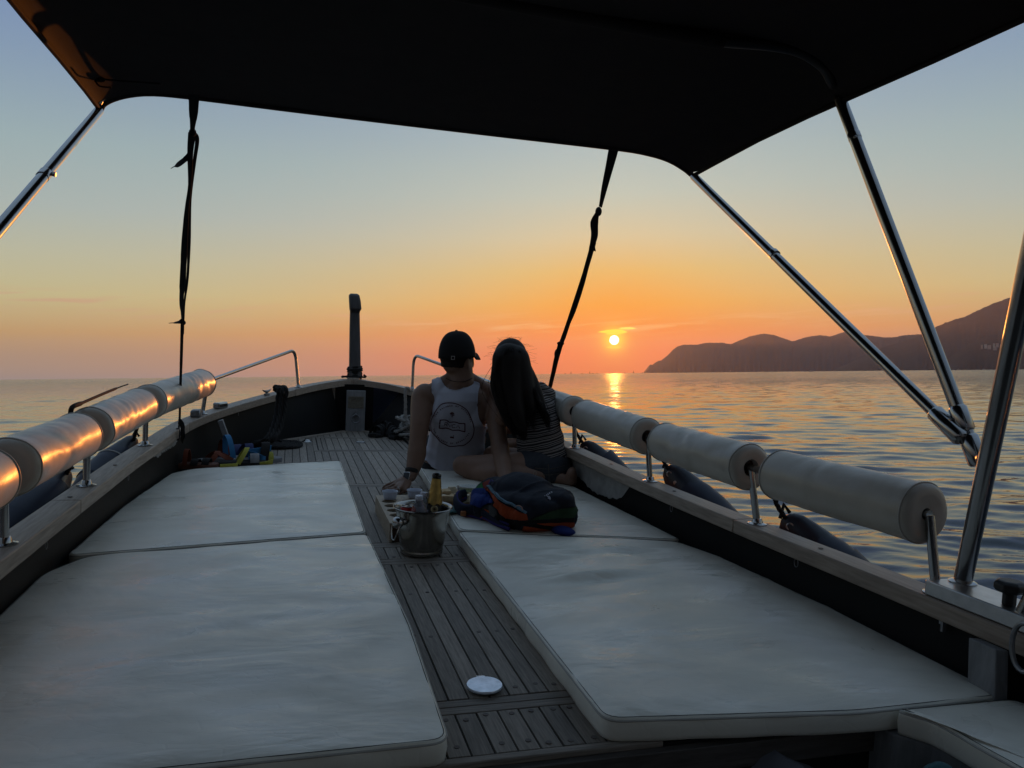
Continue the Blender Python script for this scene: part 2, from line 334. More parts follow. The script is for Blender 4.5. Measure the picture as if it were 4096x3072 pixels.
# ------------------------------------------------------------------ sea, hills, haze
def make_sea():
    rng = np.random.default_rng(5)
    q = 1.0058; r0 = .8; n1 = int(math.log(500 / r0) / math.log(q))
    rr = list(r0 * q ** np.arange(n1)); r = rr[-1]
    while r < 12500: r *= 1.06; rr.append(r)
    rr = np.array([0.0] + rr)
    head = math.degrees(math.atan2(*(lambda d: (d @ Xw, d @ Yw))(RC.T @ np.array([0, 0, -1]))))
    fan = np.arange(-44, 44.001, .15); rest = np.arange(46.5, 314, 2.5)
    an = np.radians(head + np.concatenate([fan, rest])); na = len(an); nr = len(rr)
    sp = np.gradient(rr); Rg, A = np.meshgrid(rr, an, indexing='ij')
    X = Rg * np.sin(A); Y = Rg * np.cos(A); Z = np.zeros_like(X); DX = np.zeros_like(X); DY = np.zeros_like(X)
    SP = np.repeat(sp[:, None], na, 1)
    infan = np.zeros(na, bool); infan[:len(fan)] = True
    SP = np.maximum(SP, np.where(infan[None, :], Rg * R_(.15) * .7, Rg * R_(2.5)))
    lam = np.concatenate([np.exp(rng.uniform(math.log(.16), math.log(1.9), 110)), np.exp(rng.uniform(math.log(2.5), math.log(7), 14))]); wind = R_(27)
    patch = .75 + .25 * np.sin(X / 11 + np.sin(Y / 17) * 1.5) * np.sin(Y / 14 + 1.1)
    for l in lam:
        th = wind + rng.normal(0, .42); k = 2 * math.pi / l; ph = rng.uniform(0, 6.28)
        a = (.0023 * l ** .88 if l < 2 else .0042) * rng.uniform(.5, 1.4)
        w = np.clip((l / SP - 2.2) / 2.0, 0, 1)
        arg = k * (X * math.sin(th) + Y * math.cos(th)) + ph
        s_, c_ = np.sin(arg), np.cos(arg); amp = a * w * (patch if l < 2.5 else 1)
        Z += amp * s_; DX += amp * c_ * math.sin(th) * .8; DY += amp * c_ * math.cos(th) * .8
    X = X + DX; Y = Y + DY
    co = np.stack([X, Y, Z], -1).reshape(-1, 3)
    i, j = np.meshgrid(np.arange(nr - 1), np.arange(na), indexing='ij'); j2 = (j + 1) % na
    f = np.stack([i * na + j, (i + 1) * na + j, (i + 1) * na + j2, i * na + j2], -1).reshape(-1, 4)
    me = bpy.data.meshes.new('sea'); me.vertices.add(len(co)); me.vertices.foreach_set('co', co.ravel())
    me.loops.add(f.size); me.loops.foreach_set('vertex_index', f.ravel()); me.polygons.add(len(f))
    me.polygons.foreach_set('loop_start', np.arange(0, f.size, 4)); me.polygons.foreach_set('loop_total', np.full(len(f), 4)); me.update()
    me.polygons.foreach_set('use_smooth', np.ones(len(f), bool))
    m = bpy.data.materials.new('sea_water'); m.use_nodes = True; nt = m.node_tree; N = nt.nodes; L = nt.links; p = N['Principled BSDF']
    p.inputs['Base Color'].default_value = (.006, .014, .026, 1); p.inputs['Roughness'].default_value = .045; p.inputs['IOR'].default_value = 1.333
    tc = N.new('ShaderNodeTexCoord')
    prev = None
    for scale, st, dist, det in ((.6, 1.0, .40, 4), (2.2, 1.0, .12, 4), (5.5, .8, .006, 3)):
        mp = N.new('ShaderNodeMapping'); mp.inputs['Rotation'].default_value = (0, 0, R_(20)); mp.inputs['Scale'].default_value = (.6, 1.15, 1); L.new(tc.outputs['Object'], mp.inputs[0])
        n = N.new('ShaderNodeTexNoise'); n.inputs['Scale'].default_value = scale; n.inputs['Detail'].default_value = det; n.inputs['Distortion'].default_value = .4; L.new(mp.outputs[0], n.inputs[0])
        b = N.new('ShaderNodeBump'); b.inputs['Distance'].default_value = dist; b.inputs['Strength'].default_value = st
        # the coarse relief comes in only where the mesh waves have faded out
        if scale < 4:
            ln = N.new('ShaderNodeVectorMath'); ln.operation = 'LENGTH'; L.new(tc.outputs['Object'], ln.inputs[0])
            mr = N.new('ShaderNodeMapRange'); mr.inputs[1].default_value = 12 if scale > 1 else 35; mr.inputs[2].default_value = 110 if scale > 1 else 260
            mr.inputs[3].default_value = 0; mr.inputs[4].default_value = st; L.new(ln.outputs['Value'], mr.inputs[0]); L.new(mr.outputs[0], b.inputs['Strength'])
        L.new(n.outputs[0], b.inputs['Height'])
        if prev: L.new(prev, b.inputs['Normal'])
        prev = b.outputs[0]
    ln = N.new('ShaderNodeVectorMath'); ln.operation = 'LENGTH'; L.new(tc.outputs['Object'], ln.inputs[0])
    mr = N.new('ShaderNodeMapRange'); mr.interpolation_type = 'SMOOTHSTEP'; mr.inputs[1].default_value = 10; mr.inputs[2].default_value = 260; mr.inputs[3].default_value = .035; mr.inputs[4].default_value = .14
    L.new(ln.outputs['Value'], mr.inputs[0]); L.new(mr.outputs[0], p.inputs['Roughness'])
    L.new(prev, p.inputs['Normal']); me.materials.append(m)
    o = bpy.data.objects.new('sea', me); COL.objects.link(o); o['kind'] = 'structure'; o['label'] = 'calm rippled sea reflecting the sunset sky'
make_sea()

def pol(az, r, z=0): return V((r * math.sin(R_(az)), r * math.cos(R_(az)), z))
def ridge(name, label, tab, d0, d1, mm, seed, n_az=420, rough=1.0, treeline=0):
    """a range of hills: rises from the shore at d0 to its crest at d1 and falls away behind"""
    rnd = random.Random(seed); a0, a1 = tab[0][0], tab[-1][0]
    from mathutils import noise
    ts = [0, .03, .10, .2, .32, .45, .58, .7, .8, .9, .96, 1, 1.04, 1.15, 1.4, 1.8]
    vs = []; fs = []; nt_ = len(ts)
    for i in range(n_az + 1):
        az = a0 + (a1 - a0) * i / n_az; e = float(interp(tab, az))
        f = noise.noise(V((az * .9, seed, 0))); g2 = noise.noise(V((az * 3.1, seed, 4)))
        crest = d1 * (1 + .03 * f); H = math.tan(R_(max(e, .0))) * crest + 1.2
        sh = d0 * (1 + .02 * g2) if H > 12 else crest - (crest - d0) * H / 12
        for t in ts:
            r = sh + (crest - sh) * t
            if t <= 1:
                h = H * (t ** .72) ; lim = math.tan(R_(e)) * r * .985
                nn = noise.fractal(V((az * .9 + t * 1.2, t * 5, seed)), 1, 2.0, 3) * H * .05 * rough * math.sin(math.pi * t)
                h = min(h + nn, lim + 1.2) if t < 1 else H
                if t == 1: h += treeline * (noise.noise(V((az * 34, 7, seed))) * 5 + rnd.uniform(0, 3.2))
            else: h = H * max(0, 1 - (t - 1) * 1.3)
            if t == 0: h = -3
            elif t == .03: h = max(h * .6, 1.5) if H > 3 else .5
            vs.append(pol(az, r, h))
        if i:
            for k in range(nt_ - 1): a = (i - 1) * nt_ + k; b = i * nt_ + k; fs.append((a, b, b + 1, a + 1))
    g = G(); g.v = vs; g.f = fs
    o = solo(name, g, mm, label, None, boat=False, kind='structure', smooth=180); return o
M['hill'] = mat('wooded_hillside', (.026, .028, .020), .95, noise=.5, nscale=.012, detail=9, spec=.05)
far = [(25.62, 0), (25.67, .07), (26.11, .6), (26.26, .57), (26.76, .89), (26.91, .87), (27.43, 1.28), (27.76, 1.66), (28.1, 1.88), (28.53, 2.01), (29.49, 1.99), (30.12, 2.11), (31.25, 2.1), (31.81, 1.98), (33.11, 2.5), (34.02, 2.68), (34.69, 2.59), (36.0, 2.08), (36.82, 2.35), (37.76, 2.48), (38.45, 2.36), (39.3, 2.65), (40.25, 2.46), (41.79, 2.19), (42.44, 2.2), (43.08, 2.32), (43.98, 2.34), (44.66, 2.3), (50, 2.2), (60, 2.6), (75, 1.4), (84, .4)]
mid = [(38.5, 0), (40, .7), (41.57, 1.5), (43.08, 1.95), (43.9, 2.25), (44.66, 2.73), (45.48, 3.1), (46.38, 3.35), (47.08, 3.72), (47.86, 4.08), (48.72, 4.4), (49.58, 4.75), (52, 4.85), (56, 4.6), (61, 4.7), (68, 4.2), (76, 3.6), (88, 1.2)]
near = [(45.25, 0), (45.37, .3), (45.57, .83), (46.18, 1.28), (46.58, 1.56), (47.17, 1.89), (47.76, 2.12), (48.43, 2.16), (49.0, 2.39), (49.58, 3.03), (51, 3.6), (54, 3.2), (59, 3.9), (66, 2.2), (74, 2.9), (90, .6)]
ridge('headland', 'long hazy headland with three rounded crests tapering into the sea', far, 7200, 8400, M['hill'], 3, 700, 1, 1)
ridge('mountain', 'high hazy wooded mountainside rising behind the nearer slope', mid, 5200, 6500, M['hill'], 11, 420, 1.1, 1)
ridge('hillside', 'dark nearer hillside with a small village on its shoulder', near, 4200, 4900, M['hill'], 23, 320, 1.1, 1)
HAZE = 4.2e-5
def make_haze():
    g = G().box((0, 0, 350), (27000, 27000, 708 + 2 * 4)); g2 = g
    for i, p in enumerate(g.v): g.v[i] = V((p.x, p.y, -5 if p.z < 0 else 585))
    m = bpy.data.materials.new('haze_air'); m.use_nodes = True; N = m.node_tree.nodes; N.clear()
    v = N.new('ShaderNodeVolumePrincipled'); v.inputs['Density'].default_value = HAZE; v.inputs['Color'].default_value = (.70, .78, .98, 1); v.inputs['Anisotropy'].default_value = .55
    o = N.new('ShaderNodeOutputMaterial'); m.node_tree.links.new(v.outputs[0], o.inputs['Volume'])
    h = solo('haze', g, m, 'thin evening haze over the sea and the hills', None, boat=False, kind='stuff', smooth=None)
make_haze()
# ------------------------------------------------------------------ the boat
boat = thing('wooden_boat', 'open wooden boat seen from its stern, grey teak deck, dark bulwarks and weathered cap rail', 'boat', (.48, 3, 0))
PS = [at(17, 2178, 2, .2), at(345, 1943, 2, .21), at(580, 1782, 2, .24), at(809, 1656, 2, .28)]         # stanchion feet, port
SS = [at(3745, 2374, 2, .2), at(3028, 2096, 2, .2), at(2600, 1925, 2, .21), at(2299, 1792, 2, .24), V((1.44, 5.05, .285))]
PF, SF = at(1194, 1550, 2, .375), at(1649, 1557, 2, .372)                                                # feet of the bow hoops
STEM = V((.525, 6.74, .425))
RT = .05                                                                                                # rail thickness
portc = spline([(-.50, -3.4, .34), (-.68, -1.6, .26), (-.745, 0, .22), (-.755, 1.3, .2)] + PS + [PF + V((-.01, 0, 0)), STEM + V((-.10, -.05, 0)), STEM], 10)
starc = spline([(1.42, -3.4, .34), (1.62, -1.6, .26), (1.69, 0, .21)] + SS + [SF + V((.01, 0, 0)), STEM + V((.10, -.05, 0)), STEM], 10)
def rail_x(c, y):
    ys = [p.y for p in c]; return float(np.interp(y, ys, [p.x for p in c])), float(np.interp(y, ys, [p.z for p in c]))
def section(c, sgn, w0=.047):
    """four corner lines of the cap rail; sgn +1 starboard (outboard = +x)"""
    rings = []
    for i, p in enumerate(c):
        t = (c[min(i + 1, len(c) - 1)] - c[max(i - 1, 0)]); t.z = 0; t.normalize()
        n = V((t.y, -t.x, 0)) * sgn                      # outboard
        if i == len(c) - 1: n = V((sgn, 0, 0)); w = .047
        else: w = w0
        o = p + n * w; q = p - n * w
        if (q.x - STEM.x) * sgn < 0: q.x = STEM.x
        rings.append([q, o, o - V((0, 0, RT)), q - V((0, 0, RT))])
    return rings
def rail_parts(c, sgn, joints):
    rg = section(c, sgn); idx = [0]
    for y in joints: idx.append(min(range(len(c)), key=lambda i: abs(c[i].y - y)))
    idx.append(len(c) - 1)
    for a, b in zip(idx, idx[1:]):
        r = [list(map(V, q)) for q in rg[a:b + 1]]
        d = (r[1][0] - r[0][0]).normalized() * .0012; r[0] = [p + d for p in r[0]]
        d = (r[-1][0] - r[-2][0]).normalized() * .0012; r[-1] = [p - d for p in r[-1]]
        part('cap_rail', G().loft(r), M['rail'], boat, 30, .004)
rail_parts(portc, -1, [1.2, 2.95, 4.75, 6.2])
rail_parts(starc, 1, [1.25, 2.5, 4.3, 6.3])
# deck outline at z = 0
PD = [(-.50, -3.4), (-.69, -1.5), (-.72, 1.4), (-.70, 2.75), (-.66, 3.6), (-.60, 4.4), (-.48, 5.05), (-.27, 5.61), (-.034, 6.01), (.445, 6.6)]
SD = [(1.42, -3.4), (1.59, -1.5), (1.625, 1.36), (1.60, 2.2), (1.565, 2.9), (1.53, 3.7), (1.50, 4.3), (1.42, 5.05), (1.25, 5.61), (1.04, 6.01), (.625, 6.6)]
px = lambda tab, y: float(np.interp(y, [t[1] for t in tab], [t[0] for t in tab]))
DECK_Y0 = 1.41
def outline(y0, y1, n=40):
    ys = [y0 + (y1 - y0) * i / n for i in range(n + 1)]
    return [(px(PD, y), y) for y in ys], [(px(SD, y), y) for y in ys]
a, b = outline(DECK_Y0, 6.6)
part('caulked_deck_base', G().prism(a + b[::-1], -.03, -.006), M['caulk'], boat, 30)
# inner bulwarks
for c, tab, sgn in ((portc, PD, -1), (starc, SD, 1)):
    rings = []
    for i in range(66):
        y = -3.3 + (6.62 + 3.3) * i / 65; xr, zr = rail_x(c, y); xd = px(tab, y)
        xt = xr - sgn * .012 if abs(xr - STEM.x) > .12 else xd + sgn * -.0
        z0 = -.34 if y < DECK_Y0 else -.03
        q = [V((xd + (xt - xd) * k / 4, y, z0 + (zr - RT - .002 - z0) * k / 4)) for k in range(5)]
        q2 = [p + V((sgn * .02, 0, 0)) for p in q[::-1]]
        rings.append(q + q2)
    part('bulwark', G().loft(rings), M['dark_paint'], boat, 40)
part('bulwark', G().box((.53, 6.66, .18), (.32, .03, .42)), M['dark_paint'], boat)
# hull
rings = []
for i in range(40):
    y = -3.4 + (6.9 + 3.4) * i / 39
    xp, zp = rail_x(portc, y); xs, zs = rail_x(starc, y)
    if y > 6.70: xp = STEM.x - .05; xs = STEM.x + .05
    k = min(1, max(.05, (6.95 - y) / 2.6)) ** .6; cx = (xp + xs) / 2
    xi = min(xp, px(PD, min(y, 6.6))) - .03 if y < 6.6 else xp - .04; xo = max(xs, px(SD, min(y, 6.6))) + .03 if y < 6.6 else xs + .04
    rings.append([V((xp - .040, y, zp - RT - .002)), V((min(xi, xp - .045), y, zp - .12)), V((xi, y, -.2)), V((cx - .9 * k * .8, y, -.6)), V((cx, y, -.95)),
                  V((cx + .9 * k * .8, y, -.6)), V((xo, y, -.2)), V((max(xo, xs + .045), y, zs - .12)), V((xs + .040, y, zs - RT - .002))])
part('hull', G().loft(rings, closed=False), M['hull'], boat, 60)

# --- deck planks: laid fore and aft, broken by cross planks and the bow hatch
PITCH_X, X0 = .0482, .365
HX0, HX1, HY0, HY1 = .205, .835, 5.47, 6.14                      # hatch
FRX0, FRX1, FRY0, FRY1 = .172, .868, 5.42, 6.185
crossb = [(1.603, 1.632), (1.635, 1.664), (2.728, 2.757), (2.760, 2.790), (2.955, 2.985), (2.988, 3.018), (4.165, 4.20), (4.204, 4.240)]
g_gap = .0022
def clip(poly, nx, ny, d):
    """keep nx*x+ny*y <= d"""
    out = []
    for i in range(len(poly)):
        p, q = poly[i], poly[(i + 1) % len(poly)]; a = nx * p[0] + ny * p[1] - d; b = nx * q[0] + ny * q[1] - d
        if a <= 0: out.append(p)
        if a * b < 0: t = a / (a - b); out.append((p[0] + (q[0] - p[0]) * t, p[1] + (q[1] - p[1]) * t))
    return out
def clip_deck(poly, inset):
    for tab, s in ((PD, -1), (SD, 1)):
        for (xa, ya), (xb, yb) in zip(tab[2:], tab[3:]):
            dx, dy = xb - xa, yb - ya; l = math.hypot(dx, dy); nx, ny = s * dy / l, -s * dx / l
            d = nx * xa + ny * ya - inset
            poly = clip(poly, nx, ny, d)
            if len(poly) < 3: return []
    return clip(poly, 0, 1, 6.598)
MARG = .045
def plank(x0, x1, y0, y1, m, name='deck_plank', par=None, inset=MARG + .002, z=0):
    poly = clip_deck([(x0 + g_gap, y0 + g_gap), (x1 - g_gap, y0 + g_gap), (x1 - g_gap, y1 - g_gap), (x0 + g_gap, y1 - g_gap)], inset)
    if len(poly) < 3: return
    ar = abs(sum(p[0] * q[1] - q[0] * p[1] for p, q in zip(poly, poly[1:] + poly[:1]))) / 2
    if ar < 4e-4: return
    z += random.uniform(-.0008, .0008)
    part(name, G().prism(poly, -.012, z), M[m], par or boat, None, .0012)
breaks = [DECK_Y0 + .018] + [v for i in range(0, len(crossb), 2) for v in (crossb[i][0] - .002, crossb[i + 1][1] + .002)] + [6.6]
secs = [(breaks[i], breaks[i + 1]) for i in range(0, len(breaks), 2)]
for si, (y0, y1) in enumerate(secs):
    for k in range(-25, 30):
        xa = X0 + (k - 1) * PITCH_X; xb = xa + PITCH_X
        if y1 < 3.2 and (xb < .26 or xa > .70): continue
        if si == 3 and (xb < .26 or xa > .80): continue
        if si == 4:
            if xa > FRX0 - .03 and xb < FRX1 + .03:
                plank(xa, xb, y0, FRY0, 'teak'); plank(xa, xb, FRY1, y1, 'teak'); continue
            xm = (xa + xb) / 2
            if y0 < 4.75 and xm < .26 and False: pass
        plank(xa, xb, y0, y1, 'teak')
for i, (y0, y1) in enumerate(crossb):
    xa, xb = (.25, .80) if i > 5 else (.25, .72)
    poly = [(xa, y0), (xb, y0), (xb, y1), (xa, y1)]
    part('cross_plank', G().prism(poly, -.012, random.uniform(-.0005, .0008)), M['teak_cross'], boat, None, .0012)
part('nosing_plank', G().box((.47, DECK_Y0 + .006, -.006), (.60, .022, .014)), M['teak_cross'], boat, None, .003)
# screw plugs on the near planks
plug = mesh('plug', G().lathe([(.0062, -.001), (.0062, .0013), (.0001, .0013)], seg=12), mat('teak_plug', (.13, .11, .10), .7), smooth=None)
for k in range(0, 7):
    for y in (1.455, 1.575, 1.70, 2.05, 2.40, 2.69, 2.83, 3.09):
        if random.random() < .12: continue
        o = bpy.data.objects.new('plug', plug); COL.objects.link(o); o.parent = boat
        o.location = V((X0 + (k - .5) * PITCH_X + random.uniform(-.006, .006), y + random.uniform(-.012, .012), 0)) - OFF[boat.name]; OFF[o.name] = OFF[boat.name]
# margin planks round the bow
for tab, s in ((PD, -1), (SD, 1)):
    t = [p for p in tab if p[1] > 4.2]; t[0] = (px(tab, 4.75), 4.75)
    for (xa, ya), (xb, yb) in zip(t, t[1:]):
        if yb - ya < .05: continue
        d = V((xb - xa, yb - ya, 0)).normalized(); n = V((-d.y, d.x, 0)) * s
        A, B = V((xa, ya, 0)) + d * .001, V((xb, yb, 0)) - d * .001
        part('margin_plank', G().prism([tuple(A)[:2], tuple(B)[:2], tuple(B + n * MARG)[:2], tuple(A + n * MARG)[:2]], -.012, .004), M['rail'], boat, None, .0015)
# hatch
hat = part('hatch', G().box(((HX0 + HX1) / 2, (HY0 + HY1) / 2, -.009), (HX1 - HX0, HY1 - HY0, .010)), M['caulk'], boat, None)
for k in range(-6, 14):
    xa = X0 + (k - 1) * PITCH_X; xb = xa + PITCH_X; xa2, xb2 = max(xa, HX0 + .032), min(xb, HX1 - .032)
    if xb2 - xa2 > .012: plank(xa2, xb2, HY0 + .030, HY1 - .030, 'teak', 'hatch_plank', hat, 0, .001)
for x0, x1, y0, y1 in ((HX0, HX1, HY0, HY0 + .028), (HX0, HX1, HY1 - .028, HY1), (HX0, HX0 + .030, HY0 + .030, HY1 - .030), (HX1 - .030, HX1, HY0 + .030, HY1 - .030)):
    part('hatch_edge', G().box(((x0 + x1) / 2, (y0 + y1) / 2, -.004), (x1 - x0 - .002, y1 - y0 - .002, .012)), M['teak_cross'], hat, None, .001)
for x0, x1, y0, y1 in ((FRX0, FRX1, FRY0, HY0 - .006), (FRX0, FRX1, HY1 + .006, FRY1), (FRX0, HX0 - .006, HY0 - .003, HY1 + .003), (HX1 + .006, FRX1, HY0 - .003, HY1 + .003)):
    part('hatch_frame', G().box(((x0 + x1) / 2, (y0 + y1) / 2, -.005), (x1 - x0, y1 - y0, .012)), M['teak_cross'], boat, None, .001)
hc = at(1442, 1771, 2, 0)
part('lift_ring', G().tube([hc + V((math.cos(a) * .032, math.sin(a) * .016, .007)) for a in [i * math.pi / 8 for i in range(16)]], .003, 8, True), M['steel'], hat)
part('lift_plate', G().lathe([(.036, 0), (.036, .003), (.02, .004), (.02, .002)], hc, seg=28), M['steel_dull'], hat)
# chrome deck fitting on the port side
dc = at(1228, 1768, 2, 0)
fit = part('deck_filler', G().lathe([(.040, 0), (.040, .004), (.030, .010), (.022, .010)], dc, seg=28), M['steel'], boat)
part('filler_cap', G().ball(dc + V((0, 0, .010)), (.026, .026, .012), 20, 8), M['steel'], fit)
# riser below the deck edge and the well
part('riser_board', G().box((.48, DECK_Y0 - .012, -.040), (1.62, .022, .055)), M['dark_wood'], boat, None, .002)
part('riser_board', G().box((.48, DECK_Y0 - .006, -.16), (1.62, .010, .19)), M['caulk'], boat, None)
part('well_floor', G().box((.48, -.95, -.31), (2.3, 4.7, .03)), M['dark_wood'], boat, None)
part('locker', G().prism([(px(PD, 1) - .02, DECK_Y0), (-.33, DECK_Y0), (-.33, 1.0), (px(PD, 1) - .02, 1.0)], -.30, -.002), M['dark_wood'], boat, None)
bench = [at(3579, 2935, 2, 0), at(3700, 2975, 2, 0), at(3850, 3060, 2, 0)]
benchpoly = [(1.287, DECK_Y0 - .004), (1.288, 1.335), (1.345, 1.285), (1.385, 1.22), (1.395, 1.1), (1.395, .2), (1.64, .2), (1.64, DECK_Y0 - .004)]
part('transom', G().box((.46, -3.3, -.05), (2.0, .05, .70)), M['dark_paint'], boat, None)
part('side_bench', G().prism(benchpoly, -.30, -.002), M['grey_wood'], boat, None, .004)
# grey frames standing against the bulwark
def post(p0, p1, w, d, name='frame_post', m='grey_wood'):
    """flat bar from p0 (deck) to p1 (rail), w along the boat, d inboard"""
    p0, p1 = V(p0), V(p1); a = V((0, 1, 0)) * w / 2; n = (p1 - p0).normalized().cross(V((0, 1, 0))).normalized() * d
    if n.x * (1 if p0.x < .5 else -1) < 0: n = -n
    part(name, G().loft([[p + a, p - a, p - a + n, p + a + n] for p in (p0, p1)]), M[m], boat, None, .003)
_b = at(930, 1792, 1, 5.1); _t = at(872, 1684, 1, 5.12)
post((_b.x, _b.y, -.01), _t, .06, .03)
xr, zr = rail_x(starc, 1.38)
post((1.605, 1.37, -.01), (1.628, 1.40, zr - RT - .001), .075, .04)
# apron post inside the bow with the builder's plate and a mooring ring
aw = .158
part('apron_post', G().box((.538, 6.585, .172), (aw, .03, .344)), M['grey_wood'], boat, None, .003)
pl = part('builders_plate', G().box((.538, 6.567, .245), (.128, .004, .098)), mat('weathered_plate', (.22, .20, .155), .6, .2, noise=.4, nscale=60), boat, None)
ink = mat('plate_ink', (.015, .014, .012), .7)
def text_bm(txt, size, M4, m, par, name, extr=.0004, align='CENTER', bold=0):
    cu = bpy.data.curves.new('t', 'FONT'); cu.body = txt; cu.size = size; cu.align_x = align; cu.align_y = 'CENTER'; cu.extrude = extr; cu.offset = bold; cu.resolution_u = 2
    o = bpy.data.objects.new('t', cu); COL.objects.link(o); dg = bpy.context.evaluated_depsgraph_get(); me = bpy.data.meshes.new_from_object(o.evaluated_get(dg))
    bpy.data.objects.remove(o); bpy.data.curves.remove(cu)
    g = G(); g.v = [M4 @ v.co for v in me.vertices]; g.f = [tuple(p.vertices) for p in me.polygons]; bpy.data.meshes.remove(me)
    if par is None: return g
    return part(name, g, m, par, None)
def face_aft(x, y, z): return Matrix.Translation((x, y, z)) @ Matrix.Rotation(R_(90), 4, 'X')
for (tx, ty, s, t) in ((.538, .281, .0095, 'CANTIERE NAUTICO'), (.538, .270, .007, 'COSTRUZIONI IN LEGNO'), (.502, .257, .0105, 'CE'), (.553, .257, .006, 'IMBARCAZIONE'), (.535, .247, .0055, 'LUNGHEZZA'),
                       (.516, .235, .0065, 'MATRICOLA'), (.495, .222, .006, 'MAX'), (.538, .222, .006, '8   =   2'), (.585, .220, .006, 'kg'), (.495, .208, .006, 'MAX'), (.538, .208, .006, '8   +   3'), (.585, .207, .006, 'kg')):
    text_bm(t, s, face_aft(tx, 6.5645, ty), ink, pl, 'plate_lettering')
rp = V((.538, 6.566, .135))
part('ring_plate', G().loft([[V((rp.x + x, rp.y - d, rp.z + z)) for x, z in ((0, .045), (.030, -.004), (.008, -.012), (0, -.05), (-.008, -.012), (-.030, -.004))] for d in (0, .006)]), M['galv'], boat, 30, .001)
part('ring_eye', G().tube([rp + V((0, -.006 - .012 * math.sin(a), .005 + .012 * math.cos(a))) for a in [i * math.pi / 6 for i in range(7)]], .0045, 8), M['galv'], boat)
rc = rp + V((0, -.02, -.028))
part('mooring_ring', G().tube([rc + V((.034 * math.sin(a), .006 * math.cos(a), .034 * math.cos(a))) for a in [i * math.pi / 12 for i in range(24)]], .0042, 10, True), M['galv'], boat)
# stem post
sp = []
tw = lambda x, y, z, hx, hy, sk=0: [V((x + sx * hx + sk * 0, y + sy * hy, z)) for sx, sy in ((-1, -1), (-.6, -1.25), (.6, -1.25), (1, -1), (1, 1), (-1, 1))]
for z, x, y, hx, hy in ((.30, .540, 6.80, .050, .045), (.42, .540, 6.80, .050, .045), (.60, .536, 6.81, .047, .042), (.85, .528, 6.82, .043, .04), (1.0, .524, 6.83, .040, .038), (1.015, .524, 6.815, .041, .042),
                        (1.035, .526, 6.80, .048, .055), (1.10, .519, 6.80, .047, .055), (1.150, .512, 6.81, .043, .05), (1.165, .510, 6.82, .030, .035)):
    sp.append(tw(x, y, z, hx, hy))
part('stem_post', G().loft(sp), M['stem'], boat, 30, .005)
part('breast_block', G().box((.525, 6.745, .425), (.10, .07, .035)), M['rail'], boat, None, .008)

# --- rails
def flange(p, par):
    part('base_flange', G().lathe([(.034, 0), (.034, .003), (.020, .007), (.016, .02), (.0145, .022)], p, seg=24), M['steel'], par)
    for a in (.6, 2.7, 4.7):
        part('screw', G().ball(p + V((math.cos(a) * .026, math.sin(a) * .026, .004)), (.004, .004, .002), 8, 4), M['steel_dull'], par)
RH = .205
def stanchion(p, lean=V((0, 0, 0)), top=None):
    tp = top or p + V((0, 0, RH)) + lean
    s = part('stanchion', G().tube([p, p.lerp(tp, .5), tp], .0125, 14), M['steel'], boat); flange(p, s); return tp
def top_by(p, u, v, hz=RH):
    t = at(u, v, 1, p.y); d = (t - p); return p + d * (hz / d.z)
ptop = [stanchion(p, top=top_by(p, *q)) for p, q in zip(PS, ((12, 1900), (348, 1797), (583, 1658), (826, 1548)))]
_t0 = at(3719, 2060, 1, SS[0].y + .02)
stop = [stanchion(SS[0], top=_t0)] + [stanchion(p, top=top_by(p, *q)) for p, q in zip(SS[1:4], ((3003, 1878), (2590, 1738), (2297, 1629)))] + [stanchion(SS[4], V((0, 0, 0)))]
pz = V((-.755, 1.45, .405))
ph = at(1170, 1405, 1, PF.y - .03); ph2 = at(1090, 1422, 1, PF.y - .45)
sh = at(1668, 1425, 1, SF.y - .02); sh2 = at(1830, 1456, 1, SF.y - .5)
pr_path = [pz] + ptop + [ph2.lerp(ptop[-1], .1), ph + V((.012, .05, .01)), PF]
pr2 = [pz] + ptop[:-1] + arc_round([ptop[-1], ph + V((.02, .06, .012)), PF], .09, 8)
part('handrail', G().tube(pr2, .0125, 14), M['steel'], boat); flange(PF, boat)
sr2 = stop[:-1] + arc_round([stop[-1], sh + V((-.02, .05, .012)), SF], .10, 8)
part('handrail', G().tube(sr2, .0125, 14), M['steel'], boat); flange(SF, boat)
# rail fittings
def cleat(c, d, par=boat):
    d = V(d).normalized(); up = V((0, 0, 1))
    cl = part('cleat', G().loft([[c + d * x + up * z + d.cross(up) * w * s for s, z in ((-1, 0), (1, 0), (1, h), (-1, h))] for x, w, h in ((-.03, .010, .012), (-.018, .012, .014), (.018, .012, .014), (.03, .010, .012))]), M['galv'], par, 30, .003)
    part('horn', G().tube([c + d * x + up * z for x, z in ((-.07, .040), (-.045, .033), (-.02, .028), (0, .026), (.02, .028), (.045, .033), (.07, .040))], [.004, .007, .010, .011, .010, .007, .004], 10), M['galv'], cl)
    part('leg', G().tube([c + V((0, 0, .0)), c + V((0, 0, .028))], .010, 10), M['galv'], cl)
def rail_pt(c, y, dz=0):
    x, z = rail_x(c, y); return V((x, y, z + dz))
cleat(rail_pt(portc, 5.93), (.42, 1, 0))
part('fairlead', G().box(rail_pt(portc, 5.35, .02), (.05, .11, .04), Matrix.Rotation(R_(-26), 3, 'Z')), M['steel'], boat, None, .010)
part('navigation_light', G().loft([[rail_pt(portc, 5.02) + V((sx * .028 * k, sy * .05 * k, z)) for sx, sy in ((-1, -1), (1, -1), (1, 1), (-1, 1))] for z, k in ((.0, 1.05), (.032, 1.0), (.042, .85))]), M['galv'], boat, 30, .006)
